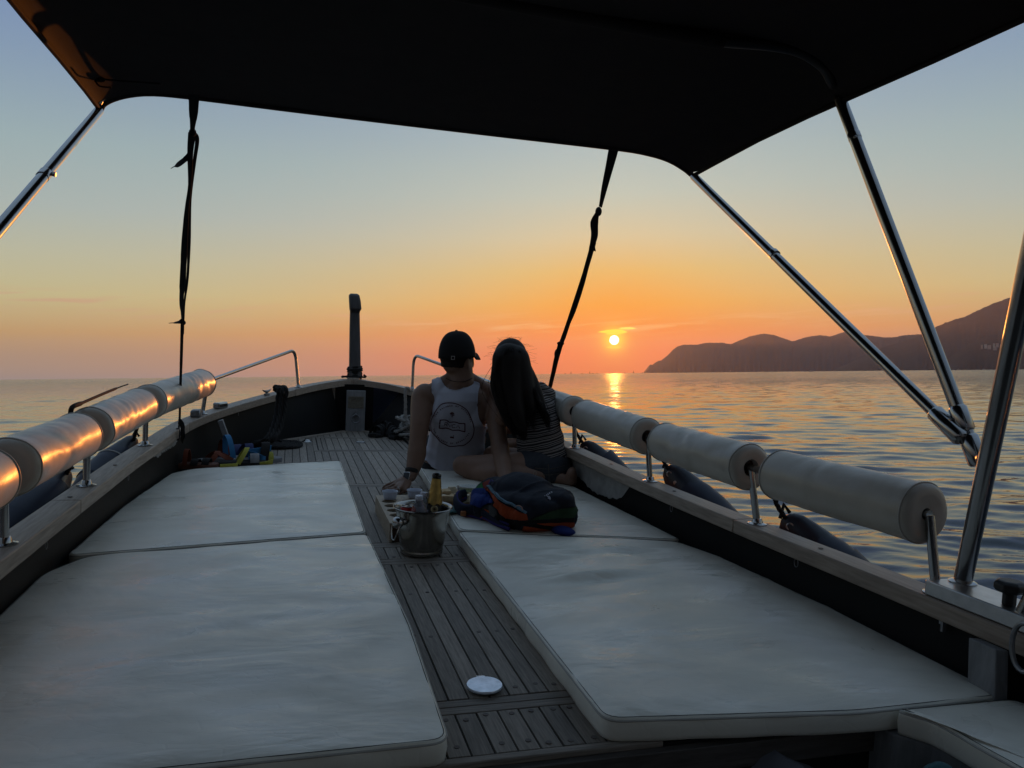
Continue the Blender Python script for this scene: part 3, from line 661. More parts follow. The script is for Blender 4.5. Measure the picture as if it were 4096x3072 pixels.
for c, y, s in ((portc, 1.9, 1), (portc, 3.6, 1), (portc, 5.5, 1), (starc, 2.12, -1), (starc, 2.9, -1), (portc, 2.6, 1)):
    p = rail_pt(c, y, -RT) + V((s * .040, 0, 0))
    part('wire_hook', G().tube([p + V((0, .010 * math.cos(a) , -.012 - .014 * math.sin(a))) for a in [R_(-60) + i * R_(300) / 10 for i in range(11)]], .0011, 6), M['galv'], boat)
for c, y in ((portc, 2.98), (portc, 3.55), (starc, 3.55), (starc, 2.06), (starc, 2.95)):
    p = rail_pt(c, y, .0012); part('rail_plug', G().lathe([(.008, 0), (.008, .0012), (.0001, .0014)], p, seg=14), M['black_plastic'], boat, None)
part('bolt', G().tube([rail_pt(starc, 1.56, -RT - .03) + V((-.03, 0, 0)), rail_pt(starc, 1.56, -RT + .005) + V((-.03, 0, 0))], .005, 8).lathe([(.010, 0), (.010, .008)], rail_pt(starc, 1.56, -RT - .010) + V((-.03, 0, 0)), seg=6), M['galv'], boat)
# grey primer patches on the bulwark where the paint has gone
def bul_pt(c, tab, sgn, y, t, d=.0):
    xr, zr = rail_x(c, y); xd = px(tab, y); xt = xr - sgn * .012
    return V((xd + (xt - xd) * t - sgn * d, y, -.03 + (zr - RT + .028) * t))
def patch(c, tab, sgn, low, y0, y1, m, seed):
    rnd = random.Random(seed); n = 60; top = []; bot = []
    for i in range(n + 1):
        y = y0 + (y1 - y0) * i / n; lo = interp(low, y) + rnd.uniform(-.035, .035) * (1 if i % 2 else .4)
        top.append(bul_pt(c, tab, sgn, y, .985, .0018)); bot.append(bul_pt(c, tab, sgn, y, min(.98, max(.02, lo)), .0018))
    g = G(); g.v = top + bot; g.f = [(i, i + 1, n + 2 + i, n + 1 + i) for i in range(n)]
    part('primer_patch', g, m, boat, None)
patch(starc, SD, 1, [(3.32, .95), (3.38, .60), (3.5, .45), (3.7, .40), (3.85, .58), (4.1, .60), (4.5, .5)], 3.32, 4.6, M['primer'], 3)
patch(portc, PD, -1, [(4.05, .97), (4.2, .82), (4.3, .86), (4.5, .80), (4.75, .97)], 4.05, 4.75, M['primer'], 5)
# the steel channel, the big post, a black knob, a second post
cd0, cd1 = rail_pt(starc, 1.60, .0), rail_pt(starc, -.4, .0)
chn = [(y, rail_x(starc, y)) for y in np.linspace(1.615, -.4, 14)]
part('rail_channel', G().loft([[V((x - .040, y, z + .001)), V((x + .075, y, z + .001)), V((x + .075, y, z + .040)), V((x - .040, y, z + .040))] for y, (x, z) in chn]), M['steel_dull'], boat, 30, .003)
bp = at(3850, 2330, 2, .24)
bp = V((bp.x, bp.y, .24))
tp = at(4150, 900, 1, bp.y - .30)
bt = tp + (tp - bp) * .75
part('frame_post', G().tube([bp, bp.lerp(bt, .5), bt], .0225, 28, flat=(1.0, .95)), M['steel_post'], boat)
part('frame_post_foot', G().lathe([(.034, 0), (.034, .003), (.027, .007)], bp, seg=28), M['steel'], boat)
kb = at(4035, 2420, 2, .24)
part('clamp_knob', G().lathe([(.016, 0), (.016, .030), (.030, .032), (.036, .040), (.036, .052), (.026, .060), (.0001, .060)], kb, seg=7), M['black_plastic'], boat, 30, .003)
k2 = at(4092, 2452, 2, .24)
part('frame_post', G().tube([k2, k2 + V((.05, -.15, .5))], .016, 16), M['steel'], boat)
part('grab_ring', G().tube([at(4096, 2590, 0, 1.60) + V((0, .03 * math.cos(a), .055 * math.sin(a))) for a in [i * math.pi / 12 for i in range(24)]], .006, 8, True), M['galv'], boat)
# ------------------------------------------------------------------ canopy
can = thing('canopy', 'dark cloth sun canopy stretched over steel hoops above the boat', 'canopy', (.45, 1.5, 1.6))
prof = [(-.70, 3.20, 1.604), (-.690, 3.20, 1.625), (-.658, 3.20, 1.648), (-.60, 3.19, 1.668), (-.519, 3.18, 1.681), (-.378, 3.15, 1.677), (-.05, 3.12, 1.667), (.289, 3.08, 1.656), (.80, 3.04, 1.646),
        (1.268, 3.0, 1.637), (1.41, 2.97, 1.622), (1.50, 2.96, 1.603), (1.565, 2.955, 1.575), (1.60, 2.95, 1.552)]
sec = []
for (y, dz, ez) in ((3.1, 0, 0), (2.9, .004, .014), (2.6, .020, .03), (2.3, .038, .042), (2.03, .058, .052), (1.75, .052, .058), (1.43, .045, .062), (.9, .04, .066), (.3, .03, .066), (-.3, .04, .06), (-1.2, .04, .06), (-2.2, .03, .05), (-3.0, .02, .05), (-3.3, -.005, .045)):  # rows behind the camera lengthened, out of view, to hold back light from astern
    ring = []
    for i, (x, yy, z) in enumerate(prof):
        e = min(1, abs(x - .45) / 1.15) ** 3; k = max(0, (y - .9) / 2.2)
        zz = z + dz * (1 - e) + ez * e * (.45 if x < .45 else 1)
        zz += .055 * math.exp(-((y - 2.05) / .34) ** 2) * float(np.interp(x, [.9, 1.15, 1.41, 1.50, 1.565, 1.6], [0, .5, 1, 1, .6, 0]))
        ring.append(V((x, y + (yy - 3.1) * k, zz + .004 * math.sin(x * 9 + y * 5))))
    sec.append(ring)
g = G(); n = len(prof)
g.v = [p for r in sec for p in r]; g.f = [(i * n + k, i * n + k + 1, (i + 1) * n + k + 1, (i + 1) * n + k) for i in range(len(sec) - 1) for k in range(n - 1)]
part('canopy_cloth', g, M['canopy'], can, 180, sub=2)
hem = [V(p) + V((0, .008, 0)) for p in prof]
part('front_hem', G().tube(spline(hem, 3), .015, 10, flat=(1, .8)), M['canopy'], can)
for s in (0, -1):
    part('side_hem', G().tube([r[s] + V((.0, 0, -.004)) for r in sec], .008, 8), M['canopy'], can)
part('front_hoop', G().tube(spline([V(p) + V((0, -.022, .014)) for p in prof], 3), .013, 12), M['steel'], can)
c1, c2 = V((1.60, 2.95, 1.552)), V((-.70, 3.20, 1.604))
j1 = at(3790, 1700, 0, 1.67)
part('hoop_leg', G().tube([c1 + V((0, -.012, -.012)), j1], .0165, 14), M['steel'], can)
def lug(p, d, l=.055, r=.023):
    d = V(d).normalized(); part('sleeve', G().lathe([(r * .8, -l), (r, -l + .006), (r, l - .006), (r * .8, l)], p, d, 18), M['steel'], can)
lug(j1, c1 - j1)
mid0 = at(3361, 398, 1, 2.05)
j2 = at(3852, 1690, 0, 1.69)
dm = (mid0 - j2)
part('hoop_leg', G().tube([j2 - dm.normalized() * .05, mid0], .018, 14), M['steel'], can)
mh = spline([mid0, mid0 + dm.normalized() * .05, at(3330, 330, 1, 2.04), at(3290, 265, 1, 2.03), at(3200, 208, 1, 2.02), at(3080, 182, 1, 2.01), at(2885, 165, 1, 2.0), (1.0, 2.0, 1.694)], 5)
hoop_end = mh[-1]
part('middle_hoop', G().tube(mh, .0155, 14), mat('dark_hoop_tube', (.02, .018, .017), .3), can)
part('hoop_sleeve', G().tube(spline([at(2890, 166, 1, 2.0), (.9, 2.0, 1.697), (.2, 2.02, 1.712), (-.4, 2.05, 1.706), (-.60, 2.1, 1.675), (-.69, 2.13, 1.61)], 8), .021, 14), M['canopy'], can)
lug(j2 + dm.normalized() * .01, dm, .035, .023)
part('swivel_joint', G().ball(j1.lerp(j2, .5) + V((0, 0, -.012)), .017, 14, 8).box(j1.lerp(j2, .45), (.04, .012, .03)), M['steel'], can, 40, .002)
for k, (pp, q) in enumerate(((c1, j1), (mid0, j2))):
    m_ = pp.lerp(q, .42 if k == 0 else .12); d_ = (q - pp).normalized()
    part('sleeve', G().lathe([(.018, 0), (.0192, .003), (.0192, .022)], m_, d_, 14), M['steel'], can)
    part('stud', G().ball(m_ + V((-.010, -.012, 0)) + d_ * .02, .006, 8, 6), M['steel_dull'], can)
j3 = j2 - dm.normalized() * .075
lug(j3, dm, .04, .024)
wall = at(3925, 1840, 1, bp.y - .10)
part('mount_bracket', G().tube([j3 - dm.normalized() * .04, at(3915, 1828, 1, j3.y - .03), wall], [.010, .009, .012], 10), M['steel_dull'], can)
# port legs
pj = V((-.80, 1.72, .63))
p0 = at(0, 910, 0, -.735); p1_ = at(395, 437, 1, 3.19)
pe = p1_ + (p0 - p1_) * 2.2
part('hoop_leg', G().tube([c2 + V((.0, -.012, -.010)), p0, pe], .0165, 14), M['steel'], can)
pm = c2.lerp(p0, .62)
part('sleeve', G().lathe([(.0165, 0), (.0180, .004), (.0180, .04)], pm, (p0 - c2).normalized(), 14), M['steel'], can)
part('stud', G().tube([pm, pm + V((.026, 0, -.004))], .007, 8), M['steel_dull'], can)
# tie cords of the cloth
tc_ = at(395, 315, 1, 3.0)
part('tie_cord', G().tube(spline([at(340, 355, 1, 3.05), at(395, 320, 1, 3.0), at(470, 323, 1, 3.0), at(640, 335, 1, 3.02)], 5), .003, 6).tube(spline([at(380, 322, 1, 2.99), at(400, 345, 1, 2.98), at(445, 350, 1, 2.98)], 4), .003, 6).ball(at(400, 318, 1, 2.99), (.018, .01, .010)), M['strap'], can)

# --- straps that hold the canopy down
def webbing(name, label, runs, knots, group=None):
    t = thing(name, label, 'strap', runs[0][0][0], group)
    for pts, w in runs:
        side = []
        for i in range(len(pts)): a = i / max(1, len(pts) - 1) * 2.2 + .3; side.append(V((math.cos(a * .5), -math.sin(a * .5) * .7, 0)))
        w = [q * 1.12 for q in w]; p2 = spline(pts, 5); s2 = [side[min(len(side) - 1, round(i / 5))] for i in range(len(p2))]
        w2 = list(np.interp(np.linspace(0, 1, len(p2)), np.linspace(0, 1, len(w)), w))
        part('webbing', G().strip(p2, w2, .0012, s2), M['strap'], t, 50)
    for p, r in knots:
        part('knot', G().ball(p, r, 12, 8), M['strap'], t)
    return t
S = lambda u, v, y: at(u * 1.8517, v * 1.8517, 1, y)
yv = lambda v: 3.13 + (v - 208) / (945 - 208) * 1.42
PSt = lambda u, v, dy=0: S(u, v, yv(v) + dy)
webbing('canopy_strap', 'long black webbing strap tying the port front of the canopy down to the cap rail', [
    ([PSt(419, 200), PSt(418, 240), PSt(416, 272), PSt(415, 290)], [.034, .030, .018, .015]),
    ([PSt(415, 288), PSt(411, 330), PSt(410, 400), PSt(404, 450), PSt(399, 520), PSt(395, 600), PSt(392, 650), PSt(394, 690)], [.026, .020, .012, .016, .026, .030, .026, .018]),
    ([PSt(417, 284, .02), PSt(426, 300, .02), PSt(420, 350, .02), PSt(411, 430, .02), PSt(409, 520, .02), PSt(405, 600, .02), PSt(398, 660, .02), PSt(396, 720, .02)], [.012, .014, .012, .010, .012, .012, .010, .012]),
    ([PSt(415, 310), PSt(408, 335), PSt(390, 352), PSt(372, 362)], [.012, .016, .022, .026]),
    ([PSt(397, 692), PSt(385, 696), PSt(366, 698)], [.022, .022, .024]),
    ([PSt(394, 690), PSt(392, 760), PSt(390, 830), PSt(388, 905), PSt(386, 925)], [.014, .013, .012, .013, .02]),
    ([PSt(387, 905), PSt(393, 915, -.02), PSt(395, 935, -.04), PSt(393, 955, -.05)], [.012, .022, .026, .028])],
    [(PSt(416, 286), (.014, .012, .016)), (PSt(396, 697), (.012, .012, .012)), (PSt(383, 938), (.018, .018, .035))])
yw = lambda v: 3.0 + (v - 318) / (835 - 318) * 1.38
QSt = lambda u, v, dy=0: S(u, v, yw(v) + dy)
webbing('canopy_strap', 'long black webbing strap slanting down to the starboard rail in front of the sunset', [
    ([QSt(1328, 312), QSt(1318, 355), QSt(1306, 405), QSt(1297, 447)], [.040, .032, .024, .014]),
    ([QSt(1292, 455), QSt(1284, 480), QSt(1284, 510), QSt(1276, 540)], [.014, .034, .030, .020]),
    ([QSt(1282, 500), QSt(1282, 525), QSt(1284, 542)], [.010, .010, .014]),
    ([QSt(1280, 530), QSt(1262, 590), QSt(1240, 660), QSt(1222, 715), QSt(1211, 745)], [.022, .016, .020, .022, .026]),
    ([QSt(1284, 525, .02), QSt(1270, 575, .02), QSt(1258, 620, .02), QSt(1240, 670, .02), QSt(1222, 715, .02)], [.016, .012, .012, .020, .014]),
    ([QSt(1212, 740), QSt(1202, 775), QSt(1193, 815), QSt(1182, 850), V((1.46, 4.62, .30))], [.028, .026, .022, .022, .024])],
    [(QSt(1293, 457), (.016, .014, .022)), (QSt(1211, 742), (.022, .014, .012)), (QSt(1203, 765), (.016, .012, .03))])

# ------------------------------------------------------------------ padded rolls on the handrails
def roll(p0, p1, r, label, seed, group, wrinkle=.6, flap=False, small=False):
    t = thing('padded_roll', label, 'padded roll', (p0 + p1) / 2, group)
    ax = (p1 - p0).normalized(); a = V((0, 0, 1)).cross(ax).normalized(); b = ax.cross(a); L_ = (p1 - p0).length
    from mathutils import noise
    n = 56; seg = 48; rings = []
    for i in range(n + 1):
        h = L_ * i / n
        if i in (0, n): hh = h
        row = []
        for k in range(seg):
            an = 2 * math.pi * k / seg; e = min(h, L_ - h)
            rr = r * (1 - .05 * max(0, 1 - e / .018) ** 2)
            w = noise.noise(V((h * 22 + math.sin(an + seed) * 1.2, math.cos(an) * .9 + seed * 3.1, math.sin(an) * .9)))
            env = math.exp(-((h - L_ * (.3 + .4 * ((seed * 37) % 10) / 10)) / .16) ** 2)
            rr += wrinkle * .0075 * w * (env + .25) - wrinkle * .006 * max(0, noise.noise(V((h * 13 + math.sin(an) * 2, math.cos(an) * 1.5, seed))) - .25) + .0024 * noise.noise(V((h * 7, math.cos(an) * 1.6, math.sin(an) * 1.6 + seed)))
            row.append(p0 + ax * h + (a * math.cos(an) + b * math.sin(an)) * rr)
        rings.append(row)
    def cap(c, d, base, hub=1):
        out = []
        for q, dp in ((.86, .008), (.62, .008), (.46 * hub, .004), (.40 * hub, -.010), (.38 * hub, -.033)):
            out.append([c + (p - c) * q + d * dp for p in base])
        return out
    e0 = cap(p0, -ax, rings[0], .45 if small else .85)[::-1]; e1 = cap(p1, ax, rings[-1])
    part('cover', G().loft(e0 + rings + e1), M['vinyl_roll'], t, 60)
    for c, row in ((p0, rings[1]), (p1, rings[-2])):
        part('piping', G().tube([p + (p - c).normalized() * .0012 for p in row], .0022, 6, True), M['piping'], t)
    for c, d, k_ in ((p0, -ax, .45 if small else .85), (p1, ax, 1)):
        part('dark_hub', G().lathe([(.0001, -.029), (.030 * k_, -.029), (.034 * k_, -.020)], c, d, 18), M['black_plastic'], t)  # black disc set back in the hole at each end
    if flap:
        q = p0 - ax * .0 + b * r * .2
        part('flap', G().loft([[q + a * s * .035 - b * .03 * j - ax * (.018 + .010 * math.sin(j * 1.5 + s)) + V((0, 0, -.012 * j)) for s in (-1, -.4, .3, 1)] for j in range(4)], closed=False), M['vinyl_roll'], t, 60, solid=.002)
    return t
grp = 'padded rolls on the boat rails'
def between(a, b, ga=.03, gb=.05):
    d = (b - a).normalized(); return a + d * ga, b - d * gb
rl = .083
x0_, x1_ = between(pz, ptop[0], -.3, .115); roll(x0_, x1_, rl, 'padded roll cut off by the left border of the photo, only its end in view', 1, grp)
for i, lab in enumerate(('large cream padded roll on the port rail, second from the left border', 'cream padded roll in the middle of the port rail with a strap shadow across it', 'farthest padded roll on the port rail, behind the hanging strap')):
    a_, b_ = between(ptop[i], ptop[i + 1], .03, .115); roll(a_, b_, rl * (1 - .0 * i), lab, i + 2, grp, .35 + .25 * i)
labs = ('largest padded roll of the starboard rail, next to the big steel post', 'wrinkled padded roll second from the steel post on the starboard rail', 'padded roll on the starboard rail in front of the sun glitter', 'padded roll on the starboard rail half hidden behind the woman')
for i in range(4):
    a_, b_ = between(stop[i], stop[i + 1], .0 if i else .014, .145); roll(a_, b_, rl, labs[i], i + 7, grp, (.1, .5, .35, .25)[i], flap=False, small=(i == 0))
# wind-blown brush like tail of cord on the second port roll
solo('frayed_cord', G().tube(spline([at(282, 1655, 0, -.775), at(290, 1628, 0, -.765), at(330, 1611, 0, -.755), at(420, 1572, 0, -.745), at(480, 1548, 0, -.735), at(512, 1537, 0, -.73)], 5), [.009] * 10 + [.006] * 9 + [.003] * 7, 7), M['rope_black'], 'dark frayed cord lying on top of the middle port roll', 'cord', at(400, 1580, 1, 3.6))

# ------------------------------------------------------------------ ropes and fenders
def twisted(g, pts, r, turns=60, n=3, seg=6):
    P = pts; m = len(P); ln = [0]
    for i in range(1, m): ln.append(ln[-1] + (P[i] - P[i - 1]).length)
    u = V((0, 0, 1)); fr = []
    for i in range(m):
        t = (P[min(i + 1, m - 1)] - P[max(i - 1, 0)]).normalized(); w = t.cross(u)
        if w.length < .05: w = t.orthogonal()
        w.normalize(); u = w.cross(t).normalized(); fr.append((w, u.copy()))
    for s in range(n):
        q = [P[i] + (fr[i][0] * math.cos(turns * ln[i] + s * 2 * math.pi / n) + fr[i][1] * math.sin(turns * ln[i] + s * 2 * math.pi / n)) * r * .52 for i in range(m)]
        g.tube(q, r * .58, seg)
    return g
def resample(pts, step):
    out = [pts[0]]; acc = 0
    for a_, b_ in zip(pts, pts[1:]):
        l = (b_ - a_).length; n = max(1, int(l / step))
        for k in range(1, n + 1): out.append(a_.lerp(b_, k / n))
    return out
def fender(head, tail, label, ropetop, mark=False):
    d = (tail - head); L_ = d.length; d.normalize()
    t = thing('fender', label, 'fender', (head + tail) / 2, 'fenders hung along the hull')
    R = .10
    body = [(R * .72, .13), (R * .90, .19), (R, .27), (R * 1.02, .38), (R, L_ - .2), (R * .86, L_ - .1), (R * .5, L_ - .03), (.02, L_)]
    part('body', G().lathe(body, head, d, 28), M['fender'], t, 50)
    ax = d; si = V((0, 0, 1)).cross(d).normalized(); up = d.cross(si)
    rings = []
    for h, w, th in ((-.005, .014, .014), (.01, .040, .024), (.04, .058, .032), (.09, .070, .048), (.135, .078, .066), (.16, R * .80, R * .80), (.20, R * .90, R * .90)):
        rings.append([head + ax * h + si * math.cos(a) * th + up * math.sin(a) * w for a in [2 * math.pi * k / 20 for k in range(20)]])
    part('head', G().loft(rings), M['fender_head'], t, 50)
    part('eyelet', G().tube([head + ax * .035 + si * -.028 + (ax * math.cos(a) + up * math.sin(a)) * .012 for a in [i * math.pi / 8 for i in range(16)]], .0035, 6, True), M['steel_dull'], t)
    part('valve', G().lathe([(.009, 0), (.009, .002), (.0001, .003)], head + ax * .085 - si * .045, -si, 12), M['steel_dull'], t)
    if mark: part('white_band', G().tube([head + ax * .21 + (si * math.cos(a) + up * math.sin(a)) * R * .93 for a in [i * math.pi / 12 for i in range(24)]], .004, 6, True), M['piping'], t)
    rp_ = resample(spline([ropetop, ropetop.lerp(head, .5) + V((0, .01, 0)), head + ax * .02], 6), .012)
    part('lanyard', twisted(G(), rp_, .009).tube([head + V((.02, 0, .02)), head + V((0, .01, .05)), head + V((-.02, 0, .0))], .007, 8), M['rope_black'], t)
fender(at(270, 1895, 0, -.86), at(-70, 2260, 0, -.98), 'navy fender outside the port rail at the left border', at(290, 1830, 0, -.755))
fender(at(540, 1760, 0, -.80), at(300, 2040, 0, -.98), 'navy fender with a white band hanging outside the middle of the port rail', at(552, 1670, 0, -.70), True)
fender(at(2668, 1872, 0, 1.70), at(2960, 2190, 0, 1.92), 'navy fender with a pierced black head outside the starboard rail, below the wrinkled roll', at(2650, 1822, 0, 1.60))
fender(at(3139, 2073, 0, 1.76), at(3520, 2450, 0, 1.98), 'navy fender on a knotted black rope below the largest starboard roll', at(3098, 1985, 0, 1.66))
fender(at(2330, 1775, 0, 1.62), at(2490, 1950, 0, 1.82), 'small dark fender outside the starboard rail beside the woman', at(2292, 1700, 0, 1.55))
# black rope over the port bow rail, its coil on the deck
rn = random.Random(3)
bl = thing('black_rope', 'thick black rope hanging over the port bow rail and coiled on the deck', 'rope', at(1088, 1786, 2, 0))
yb = 5.42
hang = resample(spline([at(1100, 1563, 1, yb + .05), at(1113, 1548, 1, yb + .02), at(1128, 1560, 1, yb - .05), at(1124, 1600, 1, yb - .05), at(1118, 1660, 1, yb - .08), at(1100, 1720, 1, yb - .15), at(1070, 1765, 1, yb - .22), at(1030, 1782, 2, .02)], 6), .018)
for k, off in enumerate((V((0, 0, 0)), V((.028, .01, 0)), V((-.022, .02, 0)))):
    part('hanging_loop', twisted(G(), [p + off * min(1, i / 6) for i, p in enumerate(hang)], .015, 45), M['rope_black'], bl)
cc = at(1092, 1785, 2, 0); pts = []
for i in range(340):
    a = i * .16; k = i / 340; r = .055 + .15 * k
    pts.append(cc + V((math.cos(a) * r * 1.0, math.sin(a) * r * .9, .012 + .016 * (1 - k) + .004 * math.sin(a * 3))))
part('coil', twisted(G(), pts, .013, 40), M['rope_black'], bl)
# white rope by the man, hanging from the starboard bow rail
wr = thing('white_rope', 'pale three strand rope hanging from the starboard bow rail and heaped behind the man', 'rope', at(1619, 1700, 1, 6.0))
yr = 5.95
h2 = resample(spline([at(1640, 1562, 1, yr + .1), at(1632, 1552, 1, yr), at(1622, 1560, 1, yr - .02), at(1622, 1620, 1, yr - .02), at(1623, 1665, 1, yr - .02), at(1640, 1700, 1, yr - .05)], 6), .016)
part('hanging_end', twisted(G(), h2, .013, 60), M['rope_white'], wr)
c0 = at(1625, 1745, 2, .03)
for s in range(9):
    a0 = rn.uniform(0, 6.28); tilt = rn.uniform(-.7, .7); tl2 = rn.uniform(-.5, .5); r = rn.uniform(.075, .125); cz = c0 + V((rn.uniform(-.03, .10), rn.uniform(-.04, .06), .02 + s * .014))
    lp = []
    for i in range(40):
        a = a0 + i * 2 * math.pi / 34; p = V((math.cos(a) * r, math.sin(a) * r, 0)); p.z = max(-.01 - s * .010, p.x * tilt + p.y * tl2); lp.append(cz + p)
    part('coil', twisted(G(), lp, .0125, 60), M['rope_white'], wr)

# ------------------------------------------------------------------ mattresses
def rounded(poly, r, n=5):
    out = []
    m = len(poly)
    for i in range(m):
        p = V((*poly[i], 0)); a = V((*poly[i - 1], 0)) - p; b = V((*poly[(i + 1) % m], 0)) - p
        rr = min(r, a.length * .4, b.length * .4); p0 = p + a.normalized() * rr; p1 = p + b.normalized() * rr
        for k in range(n + 1): t = k / n; out.append(p0 * (1 - t) ** 2 + p * 2 * t * (1 - t) + p1 * t * t)
    return out
def mattress(poly, label, creases=(), th=.052, seed=0, puff=.006):
    from mathutils import noise
    P = resample(rounded(poly, .042) + [rounded(poly, .042)[0]], .012)[:-1]; n = len(P)
    t = thing('mattress', label, 'mattress', (sum(p.x for p in P) / n, sum(p.y for p in P) / n, 0), 'cream vinyl mattresses on the deck')
    C = V((sum(p.x for p in P) / n, sum(p.y for p in P) / n, 0))
    # inward normals
    nr = []
    ar = sum(P[i].x * P[(i + 1) % n].y - P[(i + 1) % n].x * P[i].y for i in range(n))
    for i in range(n):
        d = (P[(i + 3) % n] - P[i - 3]).normalized(); w = V((-d.y, d.x, 0)) * (1 if ar > 0 else -1); nr.append(w)
    def Zt(p, inn):
        z = th + puff * (1 - math.exp(-inn / .035)) + .0026 * noise.noise(V((p.x * 5 + seed, p.y * 7, 1))) + .0012 * noise.noise(V((p.x * 10, p.y * 26, seed)))
        for (cx, cy, lx, ly, ang, h) in creases:
            dx, dy = p.x - cx, p.y - cy; ca, sa = math.cos(ang), math.sin(ang); u = dx * ca + dy * sa; v = -dx * sa + dy * ca + .35 * u * u
            z += h * math.exp(-(u / lx) ** 2) * (math.exp(-(v / ly) ** 2) - .6 * math.exp(-((v + ly * 1.6) / (ly * 1.4)) ** 2))
        return z
    rings = []
    for z, ins in ((0.001, .006), (.004, .001), (.012, 0), (th * .5, -.002), (th - .014, -.0005), (th - .008, .0005)):
        rings.append([p + w * ins + V((0, 0, z)) + w * .0014 * math.sin(p.x * 40 + p.y * 31) for p, w in zip(P, nr)])
    for ins in (.003, .008, .014, .021):
        rings.append([V((q.x, q.y, min(Zt(q, ins - .004), th + .1))) for q in (p + w * ins for p, w in zip(P, nr))])
    base = [p + w * .021 for p, w in zip(P, nr)]
    K = 46
    for k in range(1, K):
        f = 1 - k / K; row = []
        for p in base:
            q = C + (p - C) * f; row.append(V((q.x, q.y, Zt(q, .017 + (p - q).length))))
        rings.append(row)
    g = G().loft(rings, True, False); g.f.append(tuple(range(n - 1, -1, -1))); o = len(g.v); g.v.append(V((C.x, C.y, Zt(C, 1)))); b_ = (len(rings) - 1) * n
    g.f += [(b_ + i, b_ + (i + 1) % n, o) for i in range(n)]
    me = mesh('cover', g, M['vinyl'], OFF[t.name], 180)
    part('cover', None, None, t, me=me)
    part('piping', G().tube([p + w * .001 + V((0, 0, th - .005)) for p, w in zip(P, nr)], .0024, 6, True), M['piping'], t)
    part('seam', G().tube([p + w * .0065 + V((0, 0, th + .0012)) for p, w in zip(P, nr)], .0009, 4, True), M['thread'], t)
    return t
mattress([(.313, 1.400), (.327, 2.0), (.304, 2.968), (-.63, 2.772), (-.705, 2.60), (-.715, 1.40)], 'large cream mattress nearest on the port side of the planked aisle',
         [(-.1, 2.1, .25, .03, .3, .003), (-.45, 2.4, .2, .04, -.4, .003), (.1, 1.75, .12, .02, 1.2, .002)], seed=1)
mattress([(.300, 2.984), (.303, 3.9), (.305, 4.725), (-.50, 4.44), (-.585, 4.30), (-.66, 3.55), (-.69, 2.785)], 'cream mattress farther forward on the port side, sandals behind it',
         [(-.02, 3.25, .10, .012, .25, .003), (-.15, 3.75, .08, .010, .1, .0025), (.1, 4.2, .2, .04, 0, .002)], seed=2)
mattress([(.640, 1.418), (.660, 2.968), (1.50, 2.722), (1.555, 2.5), (1.60, 1.95), (1.605, 1.345), (1.20, 1.345)], 'large cream mattress nearest on the starboard side with sunlit wrinkles',
         [(.98, 2.33, .17, .024, .12, .019), (1.24, 2.62, .11, .018, -.1, .015), (1.02, 2.62, .09, .02, -.1, .012), (1.2, 2.40, .12, .03, .3, .004), (.9, 1.9, .2, .05, .5, .003)], seed=3)
mattress([(.668, 2.982), (.70, 3.57), (.75, 4.45), (.76, 4.72), (1.38, 4.47), (1.47, 4.2), (1.50, 3.5), (1.53, 2.735)], 'cream mattress the two people sit on, starboard side forward',
         [(1.2, 3.3, .2, .03, .9, .003)], seed=4)
cs = [at(u, v, 2, .05) for u, v in ((3651, 2868), (3726, 2890), (3819, 2940), (3912, 2996), (4051, 3072))]
ins_ = [(p.x, p.y) for p in cs]
mattress([(1.290, 1.332)] + ins_ + [(ins_[-1][0] + .012, .9), (ins_[-1][0] + .012, .3), (1.63, .3), (1.612, 1.325)], 'cream corner cushion on the side bench at the lower right corner', seed=5, th=.056)
# ------------------------------------------------------------------ rope lashing on the stem post
ls = thing('rope_lashing', 'black rope wound tightly round the foot of the stem post', 'rope', (.54, 6.8, .44))
g = G()
for k in range(9):
    z = .432 + k * .0125 + rn.uniform(-.002, .002); r = .054 + rn.uniform(-.003, .005)
    g.tube([V((.538 + math.cos(a) * (r + .004), 6.805 + math.sin(a) * r, z + .006 * math.sin(a + k))) for a in [i * math.pi / 10 for i in range(20)]], .0085, 7, True)
part('turns', g, M['rope_black'], ls)
part('loose_end', twisted(G(), resample(spline([(.50, 6.74, .45), (.47, 6.73, .452), (.43, 6.74, .445), (.45, 6.72, .452), (.62, 6.74, .45), (.61, 6.73, .47)], 6), .012), .008, 60), M['rope_black'], ls)

# ------------------------------------------------------------------ things on the deck
gl = lambda name, col, r=.05, ior=1.45, tr=.9: mat(name, col, r, trans=tr, ior=ior)
M['clear'] = gl('clear_plastic', (.80, .84, .88), .06, 1.3)
M['frost'] = mat('frosted_plastic', (.62, .66, .76), .3, trans=.35, ior=1.3)
M['cap_white'] = mat('milky_cap', (.55, .58, .66), .4)
M['water'] = gl('drinking_water', (.78, .82, .86), .0, 1.33)
